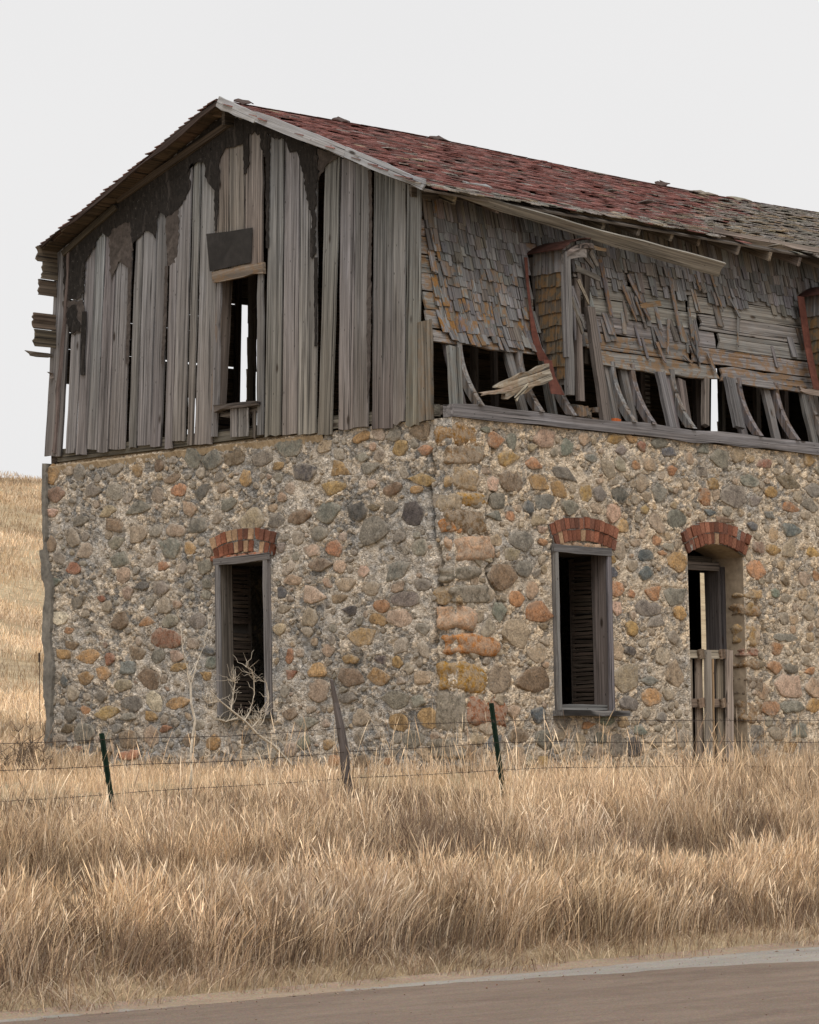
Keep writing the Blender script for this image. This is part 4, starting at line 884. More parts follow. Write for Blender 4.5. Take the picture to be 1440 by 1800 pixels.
for i in range(NC):
    s0 = i * EXP - .05                      # butt distance from the eave along the slope
    x = RK - .03 + r2.normal(0, .02)
    while x < 13.0:
        w = r2.uniform(.09, .20); xc = x + w / 2; x += w + r2.uniform(.003, .012)
        edge = 4.2 + 5.2 * (i / NC) + r2.normal(0, .65)
        lowbare = i < 3 + (r2.random() < .45) + (1 if xc > 3.2 else 0)
        bare = xc > edge or (lowbare and r2.random() < .85) or r2.random() < .03
        if i == 0 and r2.random() < .3: continue
        if bare and xc > 5 and i < 6 and fbm(np.array(xc * 1.3), np.array(i * .7), 2) > .62: continue
        if r2.random() < .012: continue
        L = EXP * 1.75; st = s0 + L + r2.normal(0, .012)
        y = EF_Y + SLF[1] * st; z = float(roof_z(xc, EF_Y + SLF[1] * s0)) + SLF[2] * L * 1.0
        o = np.array([xc, y, z]) + NRF * .006
        if bare: col = wc(166, 160, 152, 0, .2) if r2.random() < .8 else wc(176, 160, 138)
        else:
            c = [(130, 90, 84), (120, 82, 77), (138, 98, 92), (112, 79, 75), (110, 92, 88)][r2.integers(5)]; col = np.r_[alb(*c) * r2.uniform(.8, 1.15), 0]
        lift = .005 + abs(r2.normal(0, .006)) + (r2.random() < .04) * r2.uniform(.015, .03)
        if bare and xc > 4: lift += abs(r2.normal(0, .014)); w *= r2.uniform(1, 1.5)
        V, Fc, g, C = shingle(o, XA, -SLF, NRF, w, L, .004, .012, col, r2, r2.normal(0, .05), lift)
        shs.append((np.linalg.norm(o - CAM) - (3 if bare else 0), V, Fc, g, C, bare))
shs.sort(key=lambda t: t[0]); pr_, pb_ = Pile(), Pile()
for k, (d, V, Fc, g, C, bare) in enumerate(shs):
    m_ = M_SHAKE if bare else M_ROOF
    if k < 290: put("roof_shingle", V, Fc, m_, roof, g, C)
    else: (pb_ if bare else pr_).add(V, Fc, g, C)
o = pr_.build("red_roof_shingles", M_ROOF, roof); o = pb_.build("bare_roof_shingles", M_SHAKE, roof)
# back slope shingles near the rake and along the ridge (edge seen against the sky)
pk_ = Pile(); NRB = unit(np.cross(SLB, XA))
for i in range(int(LB / EXP) + 1):
    s0 = i * EXP - .04; x = RK - .02
    while x < 13.5:
        w = r2.uniform(.14, .3); xc = x + w / 2; x += w + .006
        L = EXP * 1.7; y = EB_Y + SLB[1] * (s0 + L); z = float(roof_z(xc, EB_Y + SLB[1] * s0)) + SLB[2] * L + .02
        if y < RID_Y - .02: continue
        V, Fc, g, C = shingle(np.array([xc, y, z]), -XA, -SLB, NRB, w, L, .004, .014, wc(112, 84, 76, 0, .2), r2, r2.normal(0, .05), .012 + abs(r2.normal(0, .01)))
        pk_.add(V, Fc, g, C)
pk_.build("rear_roof_shingles", M_SHAKE, roof)
# curled ridge scraps
for px, py, L, up_ in ((428, 172, .22, .05), (600, 214, .20, .03), (770, 248, .25, .02), (1165, 319, .14, .06), (1240, 327, .4, .02), (1300, 333, .35, .02)):
    P0 = on_y(px, py, RID_Y); P0[2] = float(roof_z(P0[0], RID_Y)) + .065
    board("ridge_shingle", roof, M_ROOF, P0 + np.array([-L / 2, 0, -.045]), P0 + np.array([L / 2, 0, -.045 + up_]), .16, .012, SLF, 2, 4, rag0=.04, rag1=.05, wob=.01, col=np.r_[alb(70, 58, 54), 0] if px < 1200 else WT(.2), bow=.015)
# white scrap at the eave
A, B = on_y(815, 321, .03), on_y(865, 328, .03); board("eave_scrap", roof, M_PALE, A, B, .07, .012, SLF, 2, 4, rag0=.06, rag1=.08, wob=.012, col=(1, 1, 1, 0))

# ------------------------------------------------------------------ gable boards
gable_siding = board("gable_siding", house, M_WOOD, (.05, 6.33, 3.90), (.05, .25, 3.90), .14, .10, ZA, 1, 8, wob=.006, col=WB())
gable_siding['label'] = "weathered grey vertical boards of the gable end"
def lean(x): return np.interp(x, [90, 250, 380, 480, 560, 620, 765], [.055, .035, .022, .015, .005, .012, .005])
def gable_top(y): return float(roof_z(0, y)) - (.012 if y > RID_Y else .05)
GB = [(88,118,0),(124,141,0),(142,160,0),(160,177,0),(177,197,0),(198,226,0),(233,246,0),(247,270,0),(270,289,0),(296,309,0),(309,331,0),(333,346,1),(347,378,0),
      (470,498,0),(501,528,0),(528,560,0),(562,587,2),(598,624,0),(625,651,0),(657,695,0),(696,716,0),(717,741,0)]
for (xl, xr, fl) in GB:
    yb = 803 - (xl + xr - 194) / 2 * .088 + rng.normal(0, 3)
    xe = lambda x, y: x + lean(x) * (700 - y)
    pl, pr = on_x(xe(xl, yb), yb), on_x(xe(xr, yb), yb)
    yt_px = np.interp((xl + xr) / 2 + 8, [115, 400, 722], [440, 192, 330])
    tl, tr = on_x(xe(xl, yt_px), yt_px), on_x(xe(xr, yt_px), yt_px)
    A = (pl + pr) / 2; B = (tl + tr) / 2; B[2] = gable_top(B[1]) - .01
    if fl == 2: B[1] -= .10
    dx = rng.uniform(-.034, -.018); A[0] = dx; B[0] = dx + rng.normal(0, .004)
    w0 = pl[1] - pr[1] - .010; w1 = tl[1] - tr[1] - .008
    if fl == 1: w0 *= .75
    if fl == 2: w0 *= .95
    bj = rng.uniform(.78, 1.2); low = (wc(132, 124, 117, .0, .08) if xl > 300 else wc(128, 123, 120, 0, .08)) * bj; top = wc(136, 135, 136, 0, .08) * bj
    if xl > 710: low = wc(128, 120, 110, .12)
    V, Fc, gc, C = plank(A, B, w0, .024, YA, 3, 10, rag0=.06 if rng.random() < .25 else .014, rag1=0, wob=.0028, col=low, col1=top, w1=w1, bow=rng.normal(0, .006))
    # cut the head along the roof pitch
    n_ = 10; k_ = 3; m_ = (n_ + 1) * (k_ + 1)
    for base in (0, m_):
        for j in range(k_ + 1):
            i_ = base + n_ * (k_ + 1) + j; V[i_, 2] = gable_top(V[i_, 1]) - .01
    put("board", V, Fc, M_WOOD, gable_siding, gc, C)
# boards above the upper window, shorter corner boards, patches
for (xl, xr, yb) in ((384, 409, 478), (410, 437, 474), (438, 468, 470)):
    pl, pr = on_x(xl - 3, yb), on_x(xr - 3, yb); yt_px = 206
    A = (pl + pr) / 2; B = A.copy(); B[1] -= .05; A[0] = B[0] = -.026; B[2] = gable_top(B[1]) - .05
    board("board", gable_siding, M_WOOD, A, B, pl[1] - pr[1] - .004, .024, YA, 3, 7, wob=.004, col=wc(128, 118, 108), col1=wc(130, 124, 120))
A, B = on_x(753, 742), on_x(750, 562); A[0] = B[0] = -.03; board("board", gable_siding, M_WOOD, A, B, .20, .024, YA, 3, 6, wob=.005, rag0=.02, rag1=.03, col=wc(126, 118, 109, .2))
A, B = on_x(101, 808), on_x(128, 442); A[0] = B[0] = -.055; board("corner_strip", gable_siding, M_WOOD, A, B, .05, .03, YA, 2, 9, wob=.012, rag0=.1, col=WB())
A, B = on_x(150, 660), on_x(154, 548); A[0] = B[0] = -.052; board("tar_strip", gable_siding, M_TAR, A, B, .07, .012, YA, 1, 4, wob=.005, col=(1, 1, 1, 0))
# upper window: jambs, head, broken sill, patch boards
uw = board("upper_window_frame", house, M_WOOD, on_x(384, 722, .05), on_x(396, 492, .05), .20, .045, XA, 2, 5, wob=.003, col=WX())
A, B = on_x(382, 768), on_x(390, 494); A[0] = B[0] = -.04; board("casing", uw, M_WOOD, A, B, .085, .03, YA, 2, 7, wob=.008, col=WG())
A, B = on_x(462, 765), on_x(463, 482); A[0] = B[0] = -.04; board("casing", uw, M_WOOD, A, B, .085, .03, YA, 2, 7, wob=.004, col=WG())
A, B = on_x(381, 490), on_x(471, 471); A[0] = B[0] = -.06; board("head_board", uw, M_WOOD, A, B, .12, .05, ZA, 2, 5, wob=.006, rag0=.02, col=WT(.35))
A, B = on_x(386, 719), on_x(467, 709); A[0] = B[0] = -.05; board("sill", uw, M_WOOD, A, B, .065, .14, ZA, 2, 6, rag0=.03, rag1=.03, wob=.008, col=WB())
A, B = on_x(390, 731), on_x(466, 718); A[0] = B[0] = .0; board("sill", uw, M_WOOD, A, B, .05, .06, ZA, 2, 6, wob=.008, col=WB())
for xl, xr, y0, y1 in ((414, 427, 719, 769), (428, 446, 718, 768)):
    A, B = on_x((xl + xr) / 2, y1), on_x((xl + xr) / 2, y0); A[0] = B[0] = -.08; board("patch_board", uw, M_WOOD, A, B, (xr - xl) / 122, .02, YA, 2, 4, wob=.003, col=wc(140, 134, 130))
A, B = on_x(450, 772), on_x(451, 722); A[0] = B[0] = -.03; board("patch_board", uw, M_WOOD, A, B, .05, .02, YA, 1, 3, rag0=.03, col=WB())
A, B = on_x(447, 745, .1), on_x(443, 500, .9); board("interior_stud", house, M_WOOD, on_x(442, 735, 1.0), on_x(443, 470, 1.0), .085, .04, YA, 1, 4, col=WD())
board("interior_brace", house, M_WOOD, on_x(445, 545, .9), on_x(462, 522, .5), .03, .02, ZA, 1, 3, col=WD())

# tar paper scraps still nailed to the boards
def z1(pts): return [(40 + .27778 * x, 140 + .27778 * y) for x, y in pts]
def z2(pts): return [(340 + .31944 * x, 140 + .31944 * y) for x, y in pts]
def paper(px, mat, name="tar_paper", X=-.052, amp=.012, step=.035):
    poly = np.array([on_x(x, y)[1:] for x, y in px]); poly[:, 1] = np.minimum(poly[:, 1], [gable_top(y) - .02 for y in poly[:, 0]])
    ar = np.sum(poly[:, 0] * np.roll(poly[:, 1], -1) - np.roll(poly[:, 0], -1) * poly[:, 1])
    if ar > 0: poly = poly[::-1]
    V, Fc, gc, C = prism(ragged(poly, step, amp), (X + rng.normal(0, .0015), 0, 0), (0, 1, 0), (0, 0, 1), .006, (1, 1, 1, 0))
    return put(name, V, Fc, mat, gable_siding)
paper(z1([(280,1075),(420,965),(520,900),(520,965),(470,1070),(415,1160),(410,1300),(390,1385),(285,1395)]), M_TAR)
paper(z1([(270,1405),(400,1395),(408,1470),(385,1600),(330,1610),(290,1500)]), M_TARB, X=-.048)
paper(z1([(300,1440),(360,1430),(380,1600),(330,1612),(310,1560)]), M_TAR, X=-.056, amp=.018)
paper(z1([(560,960),(700,880),(715,1040),(700,1200),(640,1150),(580,1265),(562,1000)]), M_TARB, X=-.047)
paper(z1([(520,900),(1000,620),(1080,560),(1080,690),(1030,790),(1010,810),(960,860),(925,880),(880,830),(862,1010),(820,960),(790,960),(715,1040),(700,900),(600,940),(560,1000),(522,970)]), M_TAR)
paper(z1([(925,870),(1008,800),(1005,1000),(985,1160),(935,1185),(928,1050)]), M_TARB, X=-.047)
paper(z1([(1000,620),(1290,380),(1420,260),(1420,400),(1390,420),(1300,440),(1270,500),(1262,700),(1232,700),(1190,650),(1165,525),(1085,540),(1060,600)]), M_TAR, X=-.053)
paper(z2([(120,250),(240,215),(330,240),(420,290),(440,320),(437,430),(412,430),(400,420),(385,300),(325,300),(318,480),(295,525),(290,355),(205,380),(170,400),(130,380)]), M_TAR)
paper(z2([(430,262),(560,315),(700,375),(705,520),(690,700),(690,960),(672,990),(658,920),(672,760),(640,660),(625,540),(590,400),(550,405),(515,330),(440,320)]), M_TAR, X=-.055)
paper(z2([(414,420),(438,420),(436,560),(432,930),(418,930),(416,560)]), M_TAR, X=-.05, amp=.005)
paper(z1([(1233,690),(1263,690),(1256,830),(1246,960),(1234,960)]), M_TAR, X=-.05, amp=.005)
paper(z2([(705,370),(835,415),(800,440),(750,470),(720,520),(705,560)]), M_TARB, X=-.049)
paper(z2([(680,980),(700,980),(697,1470),(683,1470)]), M_TAR, X=-.048, amp=.004)
paper(z2([(978,500),(998,510),(1000,700),(992,1600),(975,1780),(972,1200),(985,760)]), M_TARB, X=-.048, amp=.004)
paper(z1([(688,1040),(712,1040),(700,1500),(690,1800),(670,1800),(682,1400)]), M_TARB, X=-.048, amp=.004)
paper(z1([(920,1180),(938,1180),(930,1500),(912,1800),(895,1800),(912,1450)]), M_TARB, X=-.048, amp=.005)
paper([(117,420),(200,340),(300,260),(400,180),(402,245),(360,278),(330,306),(290,334),(250,360),(205,390),(160,425),(120,470)], M_TAR, X=-.049)
paper([(395,180),(480,190),(600,250),(640,270),(640,290),(600,276),(560,258),(500,240),(440,226),(396,232)], M_TAR, X=-.050)
# sheet metal plate above the upper window
poly = np.array([on_x(x, y)[1:] for x, y in ((370, 412), (408, 408), (451, 401), (450, 430), (449, 462), (412, 470), (376, 478), (373, 445))])
V, Fc, gc, C = prism(poly[::-1], (-.066, 0, 0), (0, 1, 0), (0, 0, 1), .006, (1, 1, 1, 0)); put("metal_plate", V, Fc, M_SHEET, gable_siding)

# ------------------------------------------------------------------ front upper wall: flared profile
PZ = np.array([3.90, 4.20, 4.45, 4.64, 4.89, 5.21, 5.59, 5.91, 6.40]); PY = np.array([-.06, .05, .16, .25, .335, .39, .44, .49, .54])
def surf(x, z, out=0.0):
    y = np.interp(z, PZ, PY); e = .02; t = unit(np.array([0, np.interp(z + e, PZ, PY) - np.interp(z - e, PZ, PY), 2 * e])); nn = np.array([0, -t[2], t[1]])
    return np.array([x, y, z]) + nn * out, t, nn
upper_front = board("upper_front_wall", house, M_WOOD, (.0, .04, 3.875), (LEN, .04, 3.875), .14, .16, ZA, 2, 30, wob=.008, col=WG())
upper_front['label'] = "flared shingled upper wall with open curved brackets"
board("inner_plate", upper_front, M_WOOD, (.1, .28, 3.91), (LEN, .28, 3.91), .10, .12, ZA, 1, 12, wob=.005, col=WB())
DX0, DX1 = 1.95, 2.62; D2 = 1.95 + float(on_y(1398, 512, .4)[0] - on_y(920, 450, .4)[0])                       # first dormer
rows = np.arange(4.60, 6.32, .205)
for i, z in enumerate(rows):
    zc = z + .1; P0, t, nn = surf(0, zc, -.012)
    segs = [(.0, 1.88), (2.60 + rng.uniform(0, .12), D2 - .08), (D2 + .65, LEN)] if zc < 5.75 else [(.0, LEN)]
    for (a, b) in segs:
        cuts = [a] + sorted([v for v in (rng.uniform(3.6, 5.2), rng.uniform(8, 11)) if a + .4 < v < b - .4]) + [b]
        for p, q_ in zip(cuts[:-1], cuts[1:]):
            if i == 0 and p > 2.5 and p < 6: off = .06
            else: off = 0
            A = P0 + XA * (p + .003); B = P0 + XA * (q_ - .003)
            board("sheathing", upper_front, M_WOOD, A, B, .195 - (.05 if i == 0 and p < 1 else 0), .026, t, 2, max(4, int((q_ - p) / .3)), rag0=.03 if p < 1 else .10, rag1=.04 if q_ < 7 else 0, wob=.004 if i else .014,
                  col=wc(130, 125, 120, .6 if (i < 2 or p < .5) else .10, .16))
# interior darkness: partition inside the front and back of the upper floor
for x in np.arange(7.2, 13, .62):
    P1, t, nn = surf(x, 4.6, -.14); P2, _, _ = surf(x, 6.3, -.14)
    board("stud", upper_front, M_WOOD, (x, .30, 3.95), P2, .09, .05, XA, 1, 4, col=WB())
# curved brackets and their studs along the open foot of the wall
BRX = [.42, 1.44, 2.0, 3.10, 3.44, 4.16, 5.48, 6.16, 6.9, 7.6]
def bracket(x, th=.075, scale=1.0):
    zz = np.linspace(3.95, 4.66, 8); outer = [(float(np.interp(z, PZ, PY)) - .015, z) for z in zz]
    # hollow outer edge, thicker towards the foot
    t = np.linspace(0, 1, 8); outer = [(-.07 + .31 * (1 - (1 - s) ** 1.9), 3.95 + .72 * s) for s in t]; inner = [(y + .115 - .02 * s, z + .02) for (y, z), s in zip(outer, t)]
    poly = [(y, z) for y, z in outer] + [(y, z) for y, z in inner[::-1]]
    V, Fc, gc, C = prism(np.array(poly), (x, 0, 0), (0, 1, 0), (0, 0, 1), th, WG(.25))
    return put("bracket", V, Fc, M_WOOD, upper_front, gc, C)
for x in BRX:
    bracket(x + rng.normal(0, .02))
    board("bracket_stud", upper_front, M_WOOD, (x - .085, .14 + rng.normal(0, .02), 3.94), (x - .12 + rng.normal(0, .03), .33, 4.72), .12, .05, XA, 2, 4, rag0=.02, wob=.004, col=WG(.1))
A, B = on_y(803, 724, .02), on_y(797, 610, .12); board("bracket_stud", upper_front, M_WOOD, A, B, .17, .05, XA, 2, 4, wob=.005, col=WG(.1))
A, B = on_y(1182, 752, .05), on_y(1160, 655, .22); board("bracket_stud", upper_front, M_WOOD, A, B, .14, .05, XA, 2, 4, wob=.004, col=WG())
A, B = on_y(1208, 748, .10), on_y(1196, 668, .28); board("bracket_stud", upper_front, M_WOOD, A, B, .13, .05, XA, 2, 4, wob=.004, col=WX())
A, B = on_y(1240, 748, .10), on_y(1240, 665, .28); board("bracket_stud", upper_front, M_WOOD, A, B, .08, .06, XA, 1, 4, wob=.004, col=WX())
A, B = on_y(1300, 752, .04), on_y(1282, 665, .22); board("bracket_stud", upper_front, M_WOOD, A, B, .17, .05, XA, 2, 4, wob=.004, col=WG())

# wall shingles
r3 = np.random.default_rng(33); shl = []; zbut = np.arange(4.66, 6.15, .128)
def wall_shingle(x, z, w, L, li, col=None, skew=0.0, lift=None, out=.004):
    P0, t, nn = surf(x, z + L * .93, out); Pb, tb, nb = surf(x, z, out)
    dn = unit(Pb - P0); n_ = unit(np.cross(XA, dn)) ; n_ = n_ if n_[1] < 0 else -n_
    c = col if col is not None else (wc(121, 119, 118, li, .28) if r3.random() < .78 else wc(116, 109, 102, li, .25))
    return shingle(P0 - n_ * .001, XA, dn, n_, w, L, .004, .011, c, r3, skew, (.010 + abs(r3.normal(0, .009)) + (r3.random() < .06) * .02) if lift is None else lift)
for zi, z in enumerate(zbut):
    top = zi >= len(zbut) - 2
    L = .27 if not top else .30
    x = .17 + .0 * zi
    while x < 13:
        w = r3.uniform(.035, .125); xc = x + w / 2; x += w + r3.uniform(.001, .012)
        if DX0 - .10 < xc < DX1 + .04 and z < 5.85: continue
        if D2 - .1 < xc < D2 + .7 and z < 5.85: continue
        if xc > 2:
            zlim = 5.60 + .22 * (fbm(np.array(xc * 1.1), np.array(3.), 2) - .5) * 2 - (.10 if xc < 3.4 else 0)
            if z < zlim and not (r3.random() < (.20 if (xc < 5.0 and z > 4.75) else .03)): continue
        elif r3.random() < .02: continue
        if xc < .30 and r3.random() < .4: continue
        li = 1.0 if (xc < 2 and (z < 5.10 or xc < .40)) else (.5 if z < 5.5 else .05)
        sk = r3.normal(0, .05) + (r3.normal(0, .14) if (xc > 2.4 and z < 5.55) else 0)
        V, Fc, g, C = wall_shingle(xc, z + r3.normal(0, .018), w, L, li * (r3.uniform(.6, 1.1) if r3.random() < .5 else r3.uniform(0, .3)), None, sk)
        ctr = V.mean(0); px, py = proj(ctr)
        shl.append((0 if px < 1500 else 1, -w, V, Fc, g, C))
shl.sort(key=lambda t: (t[0], t[1])); pw = Pile()
for k, (_, _, V, Fc, g, C) in enumerate(shl):
    if k < 275: put("wall_shingle", V, Fc, M_SHAKE, upper_front, g, C)
    else: pw.add(V, Fc, g, C)
pw.build("wall_shingles", M_SHAKE, upper_front)
# loose slats and torn strips hanging on the bare boards
for (x0, y0, x1, y1, w) in ((1108,480,1140,565,.07),(1095,500,1118,568,.06),(1117,520,1130,570,.05),(1175,560,1168,625,.04),(1195,625,1212,640,.05),(1220,580,1224,640,.05),(1250,460,1272,550,.05),(1212,540,1216,600,.05),(1180,470,1195,590,.06),(1285,520,1302,560,.05),(1150,600,1162,640,.06),(1240,620,1250,655,.05),(1228,480,1232,515,.06),(1300,545,1296,610,.04),(1060,455,1072,560,.08)):
    A = on_y(x0, y0, .36 + (600 - y0) * .0004) ; B = on_y(x1, y1, .33 + (600 - y1) * .0009)
    A[1] = np.interp(A[2], PZ, PY) - .03; B[1] = np.interp(B[2], PZ, PY) - .055
    board("loose_slat", upper_front, M_SHAKE, A, B, w, .01, XA, 2, 4, rag0=.02, rag1=.05, wob=.004, col=WG(.6), w1=w * .7)
A, B = on_y(1122, 537, .25), on_y(1168, 532, .25); board("loose_slat", upper_front, M_WOOD, A, B, .06, .015, ZA, 2, 4, rag0=.06, rag1=.08, col=WT(.6))
# long fascia boards, one hanging loose
A, B = on_y(800, 337, .12), on_y(1272, 474, -.12); board("hanging_fascia", upper_front, M_WOOD, A, B, .085, .03, ZA + YA * -.9, 2, 12, wob=.006, rag1=.06, w1=.20, col=wc(136, 128, 118), bow=.05)
A, B = on_y(722, 337, .42), on_y(905, 352, .42); board("frieze_board", upper_front, M_WOOD, A, B, .10, .03, ZA, 2, 6, wob=.006, col=WB())
A, B = on_y(1000, 372, .22), on_y(1470, 449, .22); board("frieze_board", upper_front, M_WOOD, A, B, .095, .04, ZA, 2, 10, wob=.006, col=wc(120, 104, 88))
A, B = on_y(1255, 405, .12), on_y(1470, 446, .12); board("fascia_strip", upper_front, M_WOOD, A, B, .05, .03, ZA, 1, 6, wob=.006, col=wc(164, 154, 138))
# bottom broken beam end and splintered board below the shingles
A, B = on_y(966, 655, .0), on_y(868, 690, -.12)
board("broken_board", upper_front, M_WOOD, A, B, .20, .05, ZA, 5, 6, rag1=.34, wob=.012, col=wc(156, 146, 132, .35), w1=.17)
A, B = on_y(900, 682, -.12), on_y(842, 693, -.14); board("splinter", upper_front, M_WOOD, A, B, .06, .02, ZA, 2, 4, rag1=.1, wob=.006, w1=.03, col=wc(150, 138, 120, .3))
A, B = on_y(905, 700, -.12), on_y(930, 676, -.13); board("splinter", upper_front, M_WOOD, A, B, .05, .02, ZA, 2, 4, rag1=.1, wob=.006, w1=.03, col=wc(185, 172, 152))
A, B = on_y(1403, 685, -.02), on_y(1450, 694, -.02); board("broken_board", upper_front, M_WOOD, A, B, .07, .03, ZA, 2, 4, rag0=.05, wob=.01, col=WT())
# rubble on the sill under the dormer
for k in range(9):
    px = rng.uniform(1012, 1052); P0 = on_y(px, 735 + rng.uniform(-14, 4), .06 + rng.uniform(0, .12)); s_ = rng.uniform(.05, .11)
    V, Fc = blob(P0 - s_ * np.array([1, .8, .6]), P0 + s_ * np.array([1, .8, .6]), rng, 3, 5, .08); put("rubble_piece", V, Fc, M_WOOD, upper_front, V + rng.random(3) * 9, WB(.4))
P0 = on_y(1080, 741, .02); V, Fc = blob(P0 - np.array([.09, .05, .035]), P0 + np.array([.09, .05, .035]), rng, 3, 8, .02); put("loose_brick", V, Fc, M_BRICK, upper_front, None, np.r_[alb(160, 88, 50), 1])

# ------------------------------------------------------------------ dormers
def dormer(x0, full=True):
    d = board("dormer", house, M_WOOD, (x0 + .035, -.01, 4.18), (x0 + .03, .0, 5.76), .10, .07, XA, 2, 7, wob=.004, rag1=.02, col=WG())
    d['label'] = "ruined little dormer with lichen covered shingled cheek"
    board("corner_trim", d, M_WOOD, (x0 - .02, -.02, 4.6), (x0 - .02, -.02, 5.80), .07, .03, YA, 2, 6, rag1=.08, col=WG())
    # shingled cheek facing the gable end
    zz = np.linspace(4.30, 5.78, 9); cheek = [(.0, 4.30)] + [(.0, 5.80)] + [(float(np.interp(z, PZ, PY)) + .04, z) for z in zz[::-1]]
    V, Fc, gc, C = prism(np.array(cheek), (x0 + .005, 0, 0), (0, 1, 0), (0, 0, 1), .02, WB()); put("cheek", V, Fc, M_WOOD, d, gc, C)
    for zi, z in enumerate(np.arange(4.36, 5.66, .15)):
        ymax = float(np.interp(z, PZ, PY)) - .0; y = .0
        tall = zi >= 8
        while y < ymax - .02:
            w = min(r3.uniform(.08, .14), ymax - y)
            V, Fc, g, C = shingle(np.array([x0 - .008, y + w / 2, z + (.22 if not tall else .28)]), YA, -ZA, -XA, w - .004, .22 if not tall else .28, .004, .012, wc(100, 91, 78, .55) if not tall else WG(.2), r3, r3.normal(0, .02), .012)
            put("cheek_shingle", V, [f[::-1] for f in Fc], M_SHAKE, d, g, C); y += w
    # arched hood
    def hood(xa, xb, y0, y1, z0, rise, th, name, mat, col, n=10, s0=0.0, s1=1.0):
        t = np.linspace(s0, s1, n); cx = [(xa + (xb - xa) * s, z0 + rise * (1 - (2 * s - 1) ** 2)) for s in t]
        V = []; Fc = []
        for (x, z) in cx: V += [(x, y0 + rng.normal(0, .008), z), (x, y1, z), (x, y1, z + th), (x, y0 + rng.normal(0, .008), z + th)]
        for i in range(n - 1):
            for k in range(4): Fc.append((i * 4 + k, i * 4 + (k + 1) % 4, (i + 1) * 4 + (k + 1) % 4, (i + 1) * 4 + k))
        Fc += [(3, 2, 1, 0), tuple(range(4 * n - 4, 4 * n))]
        V = np.array(V); put(name, V, Fc, mat, d, V[:, [1, 2, 0]] * 1.0 + rng.random(3) * 9, col)
    hood(x0 - .10, x0 + .92, -.07, .47, 5.80, .17, .012, "hood_metal", M_FLASHD, (1, 1, 1, 0), 10, 0, .50)
    hood(x0 - .04, x0 + .88, -.05, .02, 5.70, .17, .055, "hood_board", M_WOOD, wc(122, 114, 106), 9, .02, .58)
    hood(x0 - .04, x0 + .80, -.03, .0, 5.66, .10, .10, "hood_board", M_WOOD, wc(132, 126, 120), 8, .0, .50)
    if not full: return d
    # torn boards in the open front
    for (a, b, w, c) in (((1036, 440), (1052, 470), .08, WB()), ((1010, 432), (1045, 472), .06, WD()), ((1020, 431), (1068, 440), .05, WT(.5)), ((1010, 470), (1058, 492), .07, WB()), ((1015, 490), (1036, 535), .05, WT()), ((1004, 500), (1020, 545), .05, WG()), ((1005, 505), (1012, 600), .045, WG()), ((1006, 520), (1030, 580), .04, WG()), ((1003, 520), (1025, 590), .045, WX())):
        A, B = on_y(*a, .02), on_y(*b, .04); board("torn_board", d, M_WOOD, A, B, w, .018, XA + ZA * .4, 2, 4, rag0=.03, rag1=.05, wob=.004, w1=w * .7, col=c)
    board("jamb", d, M_WOOD, on_y(1020, 705, .12), on_y(1012, 490, .14), .10, .05, XA, 2, 4, col=WX())
    board("jamb", d, M_WOOD, on_y(1066, 745, .0), on_y(1036, 540, .16), .13, .06, XA, 2, 6, wob=.006, col=WB())
    board("jamb", d, M_WOOD, on_y(1030, 640, .4), on_y(1030, 480, .4), .10, .05, XA, 2, 4, col=WD())
    # rusty flashing along the valley
    def ribbon(pts, widths, name, mat):
        V = []; Fc = []
        for (p, w) in zip(pts, widths):
            P0 = np.array(p); V += [P0, P0 + XA * w + YA * -.01]
        for i in range(len(pts) - 1): Fc.append((2 * i, 2 * i + 1, 2 * i + 3, 2 * i + 2))
        n = len(V); V2 = [v + np.array([0, .006, 0]) for v in V]
        Fa = Fc + [tuple(i + n for i in f[::-1]) for f in Fc]
        for i in range(len(pts) - 1): Fa += [(2 * i, 2 * i + 2, n + 2 * i + 2, n + 2 * i), (2 * i + 1, n + 2 * i + 1, n + 2 * i + 3, 2 * i + 3)]
        put(name, V + V2, Fa, mat, d)
    ribbon([on_y(922, 452, .38), on_y(926, 500, .35), on_y(931, 545, .30), on_y(934, 582, .27), on_y(940, 612, .24), on_y(948, 634, .2)], [.04, .03, .03, .09, .12, .18], "valley_flashing", M_FLASH)
    ribbon([on_y(956, 632, .12), on_y(962, 660, .07), on_y(969, 692, .0)], [.13, .13, .22], "valley_flashing", M_FLASH)
    return d
dormer(DX0); d2 = dormer(D2, False)
d2['label'] = "second dormer end with arched hood at the picture edge"
def ribbon2():
    pts = [on_y(1402, 520, .33), on_y(1408, 560, .3), on_y(1415, 610, .24), on_y(1424, 655, .15), on_y(1432, 690, .08)]
    V = []; Fc = []
    for p in pts: V += [p, p + XA * .14]
    for i in range(4): Fc.append((2 * i, 2 * i + 1, 2 * i + 3, 2 * i + 2))
    n = len(V); put("valley_flashing", [v for v in V] + [v + YA * .006 for v in V], Fc + [tuple(i + n for i in f[::-1]) for f in Fc], M_FLASH, d2)
ribbon2()

# ------------------------------------------------------------------ rear upper wall: planks with gaps, ends sticking out past the gable
rear = board("rear_upper_wall", house, M_WOOD, (.0, 6.30, 3.88), (LEN, 6.30, 3.88), .14, .10, ZA, 1, 6, col=WD())
gq = lambda p: float(on_y(p, 640, 6.21)[0])
gaps = [(gq(419), gq(436), 4.0, 5.90), (gq(450), gq(460), 4.0, 6.25), (float(on_y(1245, 705, 6.21)[0]), float(on_y(1263, 705, 6.21)[0]), 4.0, 6.0), (.02, .62, 4.0, 4.75), (gq(338) - .05, gq(349), 4.0, 4.75)]
for gx_, dx_ in ((gaps[0][0], -.05), (gaps[0][1], .05), (gaps[1][1], .05), (gaps[2][0], -.05), (gaps[2][1], .05)): board("stud", rear, M_WOOD, (gx_ + dx_, 6.245, 3.9), (gx_ + dx_, 6.13, 6.3), .10, .03, XA, 1, 4, wob=.001, col=WD())
